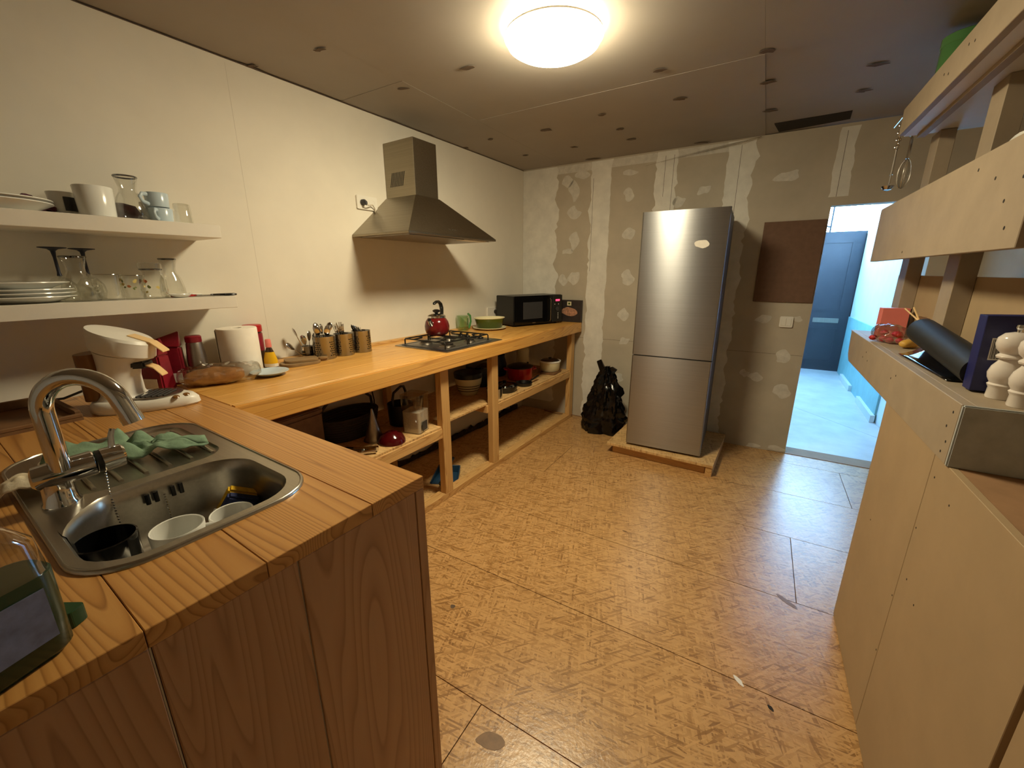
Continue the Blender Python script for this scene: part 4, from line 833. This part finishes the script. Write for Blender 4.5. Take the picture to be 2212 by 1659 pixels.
# ------------------------------------------------------------ things on the open shelves under the worktop
ZS = .4995
t = thing('wicker_basket', 'dark basket with hooped handle on the shelf under the worktop', 'basket', (.220,-2.275,ZS), .1)
for i in range(9): 
    s_ = 1-.14*(1-i/8.0); MB().tube([(.125*s_*math.cos(2*PI*k/28), .190*s_*math.sin(2*PI*k/28), .008+.0145*i) for k in range(29)], .0082, 6, False).build('woven_band', 'basket_dark', t)
MB().loft([oval(0,0,.105,.16,z,0,28) for z in (0,.008)]).build('basket_floor', 'basket_dark', t)
MB().tube([(.0,-.185,.12),(.0,-.178,.18),(0,-.10,.245),(0,.0,.262),(0,.10,.245),(0,.178,.18),(0,.185,.12)], .008, 8).build('hoop_handle', 'basket_dark', t, smooth=1)
t = thing('loop_handled_pan', 'black deep pan with a tall loop handle behind the food container', 'pan', (.36,-2.055,ZS), .3)
t.location = (.350,-2.000,ZS)
MB().lathe([(0,0),(.062,0),(.070,.006),(.078,.135),(.075,.137),(.066,.01),(0,.006)], 28).build('pan_body', 'black_plastic', t)
MB().tube([(.0,-.07,.132),(.0,-.075,.18),(.0,-.06,.215),(.0,.02,.235),(.0,.055,.228),(.0,.075,.19),(.0,.07,.132)], .008, 8).build('loop_handle', 'black_plastic', t, smooth=1)
t = thing('cone_sieve', 'pale metal cone standing on the shelf in front of the basket', 'cone', (.425,-2.265,ZS))
MB().lathe([(.052,0),(.053,.004),(.006,.185),(0,.188)], 28).build('cone_body', 'brushed_steel', t); MB().lathe([(.052,.002),(.058,.003),(.058,.008),(.051,.008)], 28).build('rim', 'brushed_steel', t)
t = thing('storage_box', 'square clear food container half full of white grains', 'container', (.515,-2.030,ZS), .25)
MB().loft([rrect(-.058,-.058,.058,.058,.014,4,0), rrect(-.062,-.062,.062,.062,.016,4,.215)], True, False).build('clear_wall', 'clear_plastic', t); MB().loft([rrect(-.054,-.054,.054,.054,.013,4,.003), rrect(-.057,-.057,.057,.057,.014,4,.13)]).build('grains', 'rice', t); MB().loft([rrect(-.064,-.064,.064,.064,.018,4,z) for z in (.215,.232)]).build('lid', 'clear_plastic', t); box((.0635,-.035,.015), (.0645,.020,.070)).build('label', 'dark_grey', t)
t = thing('red_glass_bowl', 'upturned dark red glass bowl on the shelf edge beside the container', 'bowl', (.525,-2.225,ZS))
plain('red_glass', (72,8,14), .12); MB().lathe([(.075,0),(.074,.014),(.060,.040),(.035,.052),(.030,.058),(0,.058)], 32).build('bowl_body', 'red_glass', t, smooth=1)
for i, (x, y, a, l) in enumerate([(.505,-2.385,.5,.13),(.535,-2.42,.9,.12),(.475,-2.43,.2,.12)]):
    t = thing('steel_utensil', ('shiny steel tool lying at the left end of the shelf, nearest the edge','shiny steel tool lying at the left end of the shelf, in the middle','shiny steel tool lying at the left end of the shelf, farthest back')[i], 'utensil', (x,y,ZS), a)
    MB().tube([(-l/2,0,.010),(0,0,.012),(l/2,0,.016)], [.008,.010,.016], 12).build('tool_body', 'chrome', t); MB().tube([(-l/2,0,.010),(-l/2-.05,0,.012)], [.009,.008], 10).build('grip', 'black_plastic', t)
t = thing('dark_appliance_box', 'dark lidded box in the shadow behind the cone', 'box', (.20,-2.60,ZS), .1)
box((-.10,-.12,0), (.10,.12,.20)).build('box_body', 'brown_wood', t, bevel=.006); box((-.104,-.124,.20), (.104,.124,.225)).build('lid', 'brown_wood', t, bevel=.006)
# right hand bays
t = thing('mixing_bowl', 'large white mixing bowl with three dark stripes below a dark rim', 'bowl', (.300,-1.270,ZS)); t.location = (.290,-1.262,ZS)
MB().lathe([(0,0),(.062,0),(.066,.006),(.085,.045),(.102,.10),(.108,.135)], 40).build('outside', 'cream_glaze', t, smooth=1)
MB().lathe([(.108,.135),(.112,.17),(.110,.174),(.104,.168),(.098,.10),(.075,.03),(0,.012)], 40).build('dark_rim', 'black_plastic', t, smooth=1)
for z, r in ((.040,.0838),(.060,.0903),(.080,.0965)): MB().lathe([(r-.0002,z-.003),(r+.0016,z),(r+.0022,z+.003)], 40).build('dark_stripe', 'black_plastic', t)
t = thing('black_stock_pot', 'black pot nested behind the mixing bowl', 'pot', (.190,-.965,ZS)); MB().lathe([(0,0),(.12,0),(.128,.005),(.130,.155),(.127,.157),(.122,.01),(0,.008)], 36).build('pot_body', 'black_plastic', t); MB().lathe([(.131,.157),(.131,.165),(.05,.185),(0,.19)], 36).build('lid', 'black_gloss', t)
t = thing('steel_saucepan', 'small steel saucepan standing behind the cabinet post', 'saucepan', (.515,-1.245,ZS)); t.location = (.520,-1.235,ZS)
MB().lathe([(0,0),(.056,0),(.060,.004),(.061,.075),(.058,.075),(.056,.006),(0,.005)], 32).build('pot_body', 'chrome', t); MB().tube([(0,.06,.062),(0,.10,.072),(.0,.14,.078)], [.007,.006,.007], 8).build('handle', 'black_plastic', t)
t = thing('frying_pan', 'black frying pan with glass lid on the shelf beside the post', 'frying pan', (.478,-1.040,ZS), .3)
MB().lathe([(0,0),(.085,0),(.092,.005),(.106,.048),(.103,.049),(.088,.009),(0,.006)], 40).build('pan_body', 'black_plastic', t); MB().lathe([(.080,.040),(.078,.050),(.055,.064),(0,.072)], 36).build('glass_lid', 'dark_glass', t, smooth=1); MB().lathe([(.079,.038),(.082,.041),(.080,.044)], 36).build('lid_rim', 'chrome', t); MB().lathe([(.010,.071),(.016,.084),(0,.090)], 16).build('lid_knob', 'black_plastic', t)
t = thing('red_casserole', 'red enamel casserole pot with side grips on the shelf', 'casserole', (.370,-.640,ZS), .7)
MB().lathe([(0,0),(.098,0),(.108,.006),(.114,.105),(.110,.107),(.104,.010),(0,.007)], 40).build('pot_body', 'pot_red', t); MB().lathe([(.116,.107),(.117,.114),(.07,.132),(0,.136)], 40).build('upturned_lid', 'black_plastic', t)
for k in (-1, 1): MB().tube([(k*.112,-.035,.088),(k*.138,-.03,.092),(k*.142,0,.093),(k*.138,.03,.092),(k*.112,.035,.088)], .0065, 8).build('side_grip', 'pot_red', t)
t = thing('skillet', 'flat black skillet with a handle pointing along the shelf edge', 'frying pan', (.522,-.815,ZS), .05)
MB().lathe([(0,0),(.062,0),(.070,.026),(.067,.027),(.058,.006),(0,.005)], 32).build('pan_body', 'black_plastic', t); MB().tube([(0.02,.066,.022),(.03,.12,.034),(.035,.19,.045)], [.008,.009,.011], 10, flat=.7).build('handle', 'black_plastic', t)
tag(MB().loft([rrect(-.075,-.10,.075,.10,.02,5,z) for z in (0,.016)]).build('wooden_trivet', 'brown_wood', loc=(.500,-.300,ZS), rot=(0,0,.1), bevel=.002), 'dark wooden board under the white casserole dish', 'board')
t = thing('white_casserole', 'white round ceramic casserole with a lid at the end of the shelf', 'casserole', (.480,-.285,ZS+.0165))
MB().lathe([(0,0),(.080,0),(.088,.005),(.098,.085)], 40).build('dish_body', 'cream_glaze', t, smooth=.9); MB().lathe([(.098,.085),(.103,.087),(.103,.098),(.096,.100),(.092,.094),(0,.092)], 40).build('rim', 'porcelain', t); MB().lathe([(.090,.096),(.07,.108),(.012,.114),(.016,.126),(0,.130)], 32).build('lid', 'dark_glass', t, smooth=1)
t = thing('white_canister', 'white canister with a dark heart shaped mark at the back of the shelf', 'canister', (.230,-.365,ZS))
MB().lathe([(0,0),(.068,0),(.072,.006),(.066,.10),(.058,.14),(.062,.20),(.058,.225),(.03,.24),(0,.242)], 32).build('body', 'cream_glaze', t, smooth=1)
MB().lathe([(0,.0),(.012,.0)], 12).build('dark_mark', 'black_plastic', t, (.070,-.026,.085), (0,PI/2,-.35))
t = thing('dark_blue_jug', 'dark blue jug in the shadow behind the red casserole', 'jug', (.122,-.640,ZS)); MB().lathe([(0,0),(.075,0),(.085,.01),(.088,.10),(.070,.17),(.074,.19),(.071,.19),(.066,.17),(0,.02)], 32).build('jug_body', 'navy_plastic', t, smooth=1); MB().tube([(0,-.07,.165),(0,-.12,.15),(0,-.125,.09),(0,-.085,.05)], .008, 8).build('handle', 'navy_plastic', t)
# dustpan below
t = thing('dustpan', 'blue plastic dustpan lying on the floor board inside the cabinet frame', 'dustpan', (.425,-1.690,.0125), .5)
MB().hexa([(-.09,-.11,0),(.09,-.11,0),(.075,.07,0),(-.075,.07,0)], [(-.09,-.11,.003),(.09,-.11,.003),(.075,.07,.004),(-.075,.07,.004)]).build('pan_floor', 'blue_plastic', t)
MB().hexa([(-.078,.066,.003),(.078,.066,.003),(.078,.074,.003),(-.078,.074,.003)], [(-.07,.072,.055),(.07,.072,.055),(.07,.08,.055),(-.07,.08,.055)]).hexa([(-.093,-.11,.002),(-.087,-.11,.002),(-.07,.074,.002),(-.078,.074,.002)], [(-.097,-.11,.012),(-.091,-.11,.012),(-.072,.078,.055),(-.08,.078,.055)]).hexa([(.087,-.11,.002),(.093,-.11,.002),(.078,.074,.002),(.07,.074,.002)], [(.091,-.11,.012),(.097,-.11,.012),(.08,.078,.055),(.072,.078,.055)]).build('pan_wall', 'blue_plastic', t, bevel=.001, seg=1)
MB().tube([(0,.078,.045),(0,.13,.06),(0,.19,.055)], [.014,.013,.015], 12, flat=.7).build('handle', 'blue_plastic', t)
t = thing('hand_brush', 'dark hand brush lying on the blue dustpan', 'brush', (.435,-1.708,.0185), .5-PI/2)
MB().loft([rrect(-.085,-.02,.065,.02,.012,4,z) for z in (.028,.044)]).build('brush_back', 'blue_plastic', t, bevel=.003); MB().hexa([(-.083,-.024,.001),(.063,-.024,.001),(.063,.024,.001),(-.083,.024,.001)], [(-.08,-.017,.028),(.06,-.017,.028),(.06,.017,.028),(-.08,.017,.028)]).build('bristles', 'rubber_black', t); MB().tube([(.06,0,.037),(.12,0,.045),(.17,0,.042)], [.011,.009,.012], 10).build('handle', 'blue_plastic', t)
tag(MB().tube([(.06,-1.99,.80),(.062,-1.985,.70),(.065,-1.97,.60),(.063,-1.972,.505)], .004, 8).build('hanging_cable', 'black_plastic'), 'black cable hanging against the wall above the food container', 'cable')
tag(MB().tube([(.30,-.05,.016),(.45,-.075,.016),(.62,-.06,.03),(.70,-.03,.018),(.80,-.06,.004)], .004, 8).build('floor_cable', 'brown_wood'), 'thin brown cable crossing the rail by the end post', 'cable')
# ------------------------------------------------------------ right side: half-height partition and open stud shelving (room frame B)
hw = struct(box((2.558,-3.6,0), (2.70,-1.800,.954)).build('wall_partition', 'mdf_edge', rot=(0,0,BW)))
for y0, y1 in ((-2.3085,-1.790),(-2.862,-2.3115),(-3.6,-2.880)): box((2.541,y0,.003), (2.5575,y1,.954)).build('partition_panel', 'mdf', hw, bevel=.001, seg=1)
box((2.5578,-1.7998,.003), (2.70,-1.7895,.954)).build('end_panel', 'mdf', hw)
for y, z in ((-2.345,.90),(-2.325,.74),(-2.46,.88),(-2.36,.60),(-2.30,.50),(-2.44,.58),(-2.30,.30),(-1.95,.55)):
    MB().lathe([(0,.0006),(.0028,.0004),(.0032,-.001)], 8).build('screw_head', 'dark_gap', hw, (2.541,y,z), (0,-PI/2,0))
su = thing('stud_shelving', 'rough timber shelving above the half wall with three ledges and studs', 'shelving', (0,0,0), BW)
MB().add([(x,y,z) for x in (2.535,2.560) for y, z in ((-2.392,.955),(-2.392,1.108),(-.895,1.108),(-.915,1.10),(-.945,.985),(-1.0,.955))], [tuple(range(6)), tuple(range(11,5,-1))]+[(i,i+6,(i+1)%6+6,(i+1)%6) for i in range(6)]).build('ledge_fascia', 'raw_beam', su, bevel=.0015, seg=1)
box((2.5605,-2.392,1.086), (2.735,-.90,1.1075)).build('ledge_board', 'raw_beam', su, bevel=.001, seg=1)
box((2.535,-2.404,.953), (2.80,-2.3925,1.1085)).build('grey_end_board', 'grey_paint', su, bevel=.003)
box((2.722,-2.95,.955), (2.735,-.665,1.390)).build('back_panel', 'mdf', su)
for y0, y1 in ((-1.66,-1.545),(-1.05,-.935),(-2.60,-2.49)): box((2.668,y0,1.108), (2.7215,y1,2.0)).build('stud', 'raw_beam', su, bevel=.0015, seg=1)
box((2.535,-2.412,1.455), (2.557,-1.0,1.695)).build('middle_fascia', 'raw_beam', su, bevel=.0015, seg=1); box((2.5575,-2.41,1.470), (2.667,-1.0,1.488)).build('middle_board', 'raw_beam', su)
box((2.652,-1.70,1.60), (2.667,-1.24,1.755)).build('back_rail', 'raw_beam', su)
box((2.535,-3.3,2.000), (2.557,-1.022,2.108)).build('top_fascia', 'raw_beam', su, bevel=.0015, seg=1); box((2.5575,-3.3,2.001), (2.90,-1.0,2.018)).build('top_board', 'white_paint', su)
box((2.60,-3.3,1.985), (2.625,-1.02,2.0)).build('underside_batten', 'raw_beam', su)
for y, z in ((-2.36,1.08),(-2.345,1.04),(-2.365,1.005),(-2.352,.975),(-1.85,1.06),(-1.80,1.04),(-1.35,1.06),(-1.30,1.03),(-1.40,1.03)):
    MB().lathe([(0,.0006),(.0036,.0004),(.004,-.001)], 8).build('screw_head', 'dark_gap', su, (2.535,y,z), (0,-PI/2,0))
for y, z in ((-2.36,1.60),(-2.34,1.50),(-2.22,1.62),(-1.55,1.48),(-2.1,1.66),(-2.3,1.56)): MB().lathe([(0,.0006),(.0042,.0004),(.005,-.001)], 8).build('screw_head', 'dark_gap', su, (2.535,y,z), (0,-PI/2,0))
for y, z in ((-1.55,2.06),(-1.60,2.045),(-1.75,2.07),(-1.8,2.06)): MB().lathe([(0,.0006),(.0042,.0004),(.005,-.001)], 8).build('screw_head', 'dark_gap', su, (2.535,y,z), (0,-PI/2,0))
MB().tube([(2.548,-.896,1.085),(2.548,-.855,1.088)], .0022, 6).build('nail', 'brushed_steel', su)
LZ = 1.108
def bthing(name, label, cat, x, y, z, rz=0, group=None): return thing(name, label, cat, PB(x,y,z), BW+rz, group)
def mill(label, x, y):
    t = bthing('pepper_mill', label, 'pepper mill', x-.008, y, LZ)
    MB().lathe([(0,0),(.0235,0),(.0245,.003),(.0235,.026),(.026,.030),(.0275,.034),(.024,.038),(.030,.050),(.032,.062),(.028,.078),(.0195,.092),(.0185,.097)], 32).build('mill_body', 'mill_ceramic', t, smooth=.9)
    MB().lathe([(.0185,.0972),(.025,.099),(.0265,.103),(.024,.107),(.020,.110),(.029,.120),(.0325,.133),(.031,.147),(.022,.158),(.008,.162),(0,.162)], 32).build('mill_head', 'mill_ceramic', t, smooth=.9)
    MB().lathe([(.006,0),(.006,.006),(.009,.010),(.008,.017),(0,.019)], 16).build('top_nut', 'chrome', t, (0,0,.162)); return t
mill('white turned pepper mill, the one farther back against the blue box', 2.640, -2.275); mill('white turned pepper mill, the one nearest the grey board end', 2.652, -2.348)
t = bthing('blue_carton', 'dark blue carton with a white bar code label behind the pepper mills', 'box', 2.592, -2.232, LZ); t.rotation_euler = (0,-.03,BW)
box((0,0,0.004), (.130,.045,.195)).build('carton', 'blue_card', t, bevel=.001, seg=1); o = box((.018,-.0006,.085), (.040,.0004,.140)).build('bar_code_label', 'label_white', t)
for i in range(7): box((.0205+.0025*i,-.0010,.088), (.0215+.0025*i+.0006*(i%2),.0,.137)).build('bar_line', 'dark_grey', o)
t = bthing('black_roll', 'thick black rolled sheet leaning along the ledge', 'roll', 0, 0, 0)
b = MB().tube([(2.622,-2.185,1.152),(2.625,-1.95,1.172),(2.620,-1.665,1.200)], [.041,.043,.044], 28); b.build('rolled_sheet', 'black_roll', t, smooth=.8)
MB().grid(lambda u, v: (2.580+.075*u-.012*v, -2.12+.45*v, LZ+.003+.03*u*u+.012*v*u), 6, 8).build('loose_flap', 'black_gloss', t, solid=.0012)
t = bthing('pink_card_box', 'salmon pink card box standing at the far end of the ledge', 'box', 2.598, -1.14, LZ, .08)
box((0,0,0), (.100,.05,.135)).build('box_body', 'pink_card', t, bevel=.0015, seg=1); box((.1002,.002,.002), (.104,.049,.133)).build('dark_side', 'dark_grey', t)
t = bthing('sweets_bag', 'clear plastic bag with pink and red sweets near the pink box', 'sweets', 2.600, -1.34, LZ, .4)
rd = random.Random(3)
for i in range(9):
    MB().lathe([(0,-.013),(.010,-.009),(.016,0),(.010,.009),(0,.013)], 12).build('sweet', ('pink_candy','red_plastic')[i % 2], t, (rd.uniform(-.035,.035), rd.uniform(-.06,.06), .016+.022*(i//5)))
loaf(.075,.048,.080,.012,9,40).build('plastic_bag', 'film', t, rot=(0,0,1.57), smooth=.3)
b = loaf(.045,.022,.034,.003,6,30); tag(b.build('yellow_bread_roll', 'yellow_item', loc=PB(2.640,-1.470,LZ), rot=(0,0,.9), smooth=1.2), 'small yellow brown roll lying between the sweets and the black roll', 'roll')
t = bthing('stick_bundle', 'small wooden block with sticks poking up behind the pink box', 'sticks', 2.692, -1.375, LZ)
box((-.018,-.03,0), (.017,.03,.085)).build('block', 'mdf', t, bevel=.002, seg=1); MB().tube([(-.01,-.01,.085),(-.02,.10,.150)], .0032, 6).tube([(.0,.0,.085),(-.05,.09,.145)], .0030, 6).build('stick', 'cream_plastic', t); box((-.012,-.075,.100), (-.004,.045,.118)).build('flat_bar', 'brown_wood', t); box((-.012,-.02,.085),(-.004,.0,.1)).build('peg', 'brown_wood', t)
t = bthing('black_card_box', 'small flat black box against the back panel behind the blue carton', 'box', 2.695, -2.02, LZ); box((-.008,-.06,0), (.020,.05,.150)).build('box_body', 'black_plastic', t, bevel=.002, seg=1)
t = bthing('green_tin', 'tall shiny green tin on top of the timber shelving', 'tin', 2.665, -1.150, 2.0185); MB().lathe([(0,0),(.076,0),(.078,.003),(.078,.285),(.076,.288),(.070,.290),(0,.292)], 40).build('tin_body', 'green_tin', t); MB().lathe([(.0785,.255),(.080,.257),(.080,.287),(.0775,.289)], 40).build('lid_rim', 'green_tin', t)
for i in range(2):
    t = bthing('white_plate', ('white plate leaning upright on the middle shelf, in front','white plate leaning upright on the middle shelf, behind another')[i], 'plate', 2.605+.022*i, -1.95-.03*i, 1.4885+.142); t.rotation_euler = (0, PI/2+.10, BW); MB().lathe([(0,.002),(.08,.002),(.095,.006),(.140,.016),(.139,.019),(.09,.010),(0,.006)], 40).build('plate_body', 'porcelain', t, smooth=1)
# utensils hanging from the far end of the top shelf
def hanging(name, label, x, y, ztop, mk, cat='utensil'):
    t = bthing(name, label, cat, x, y, ztop); mk(t); return t
def hk(t): MB().tube([(.0,.05,-.005),(0,.02,.0),(0,.004,-.006),(0,0,-.02)], .0022, 6).build('hook', 'chrome', t)
def mk_chain(t):
    hk(t); b = MB()
    for i in range(8): b.tube(arc((0,0,-.028-.015*i), .008, 0, 2*PI, 10, (1,0,0) if i % 2 else (0,1,0), (0,0,1)), .0022, 6, False)
    b.build('chain_links', 'chrome', t)
    MB().tube([(0,0,-.148),(0,0,-.25)], [.004,.006], 8).build('rod', 'cutlery_steel', t)
def mk_ladle(t):
    hk(t); MB().tube([(0,0,-.02),(0,0,-.12),(0,.0,-.23)], [.005,.004,.004], 8).build('stem', 'cutlery_steel', t); MB().lathe([(0,-.022),(.016,-.016),(.026,0),(.024,0),(.014,-.014),(0,-.019)], 16).build('ladle_bowl', 'cutlery_steel', t, (0,.02,-.235))
def mk_whisk(t):
    hk(t); MB().tube([(0,0,-.02),(0,0,-.11)], .007, 10).build('grip', 'cutlery_steel', t); b = MB()
    for k in range(5):
        a = PI*k/5; b.tube([(math.cos(a)*.022*math.sin(PI*q/12), math.sin(a)*.022*math.sin(PI*q/12), -.11-.13*(1-abs(1-q/6.0))) if False else (math.cos(a)*.024*math.sin(2*PI*q/16), math.sin(a)*.024*math.sin(2*PI*q/16), -.11-.065*(1-math.cos(2*PI*q/16))) for q in range(17)], .0011, 5, False)
    b.build('wires', 'cutlery_steel', t)
hanging('hanging_chain', 'steel chain with a rod hanging off the end of the top shelf', 2.548, -.965, 2.10, mk_chain, 'chain'); hanging('hanging_ladle', 'steel ladle hanging off the end of the top shelf', 2.560, -.89, 2.05, mk_ladle); hanging('hanging_whisk', 'wire whisk hanging off the end of the top shelf', 2.600, -.93, 2.03, mk_whisk)
MB().tube([(2.545,-1.018,2.092),(2.545,-.82,2.088)], .0035, 8).tube([(2.60,-1.005,2.012),(2.60,-.84,2.04)], .0035, 8).tube([(2.56,-1.005,2.03),(2.56,-.80,2.05)], .0035, 8).build('hook_rail', 'chrome', su)
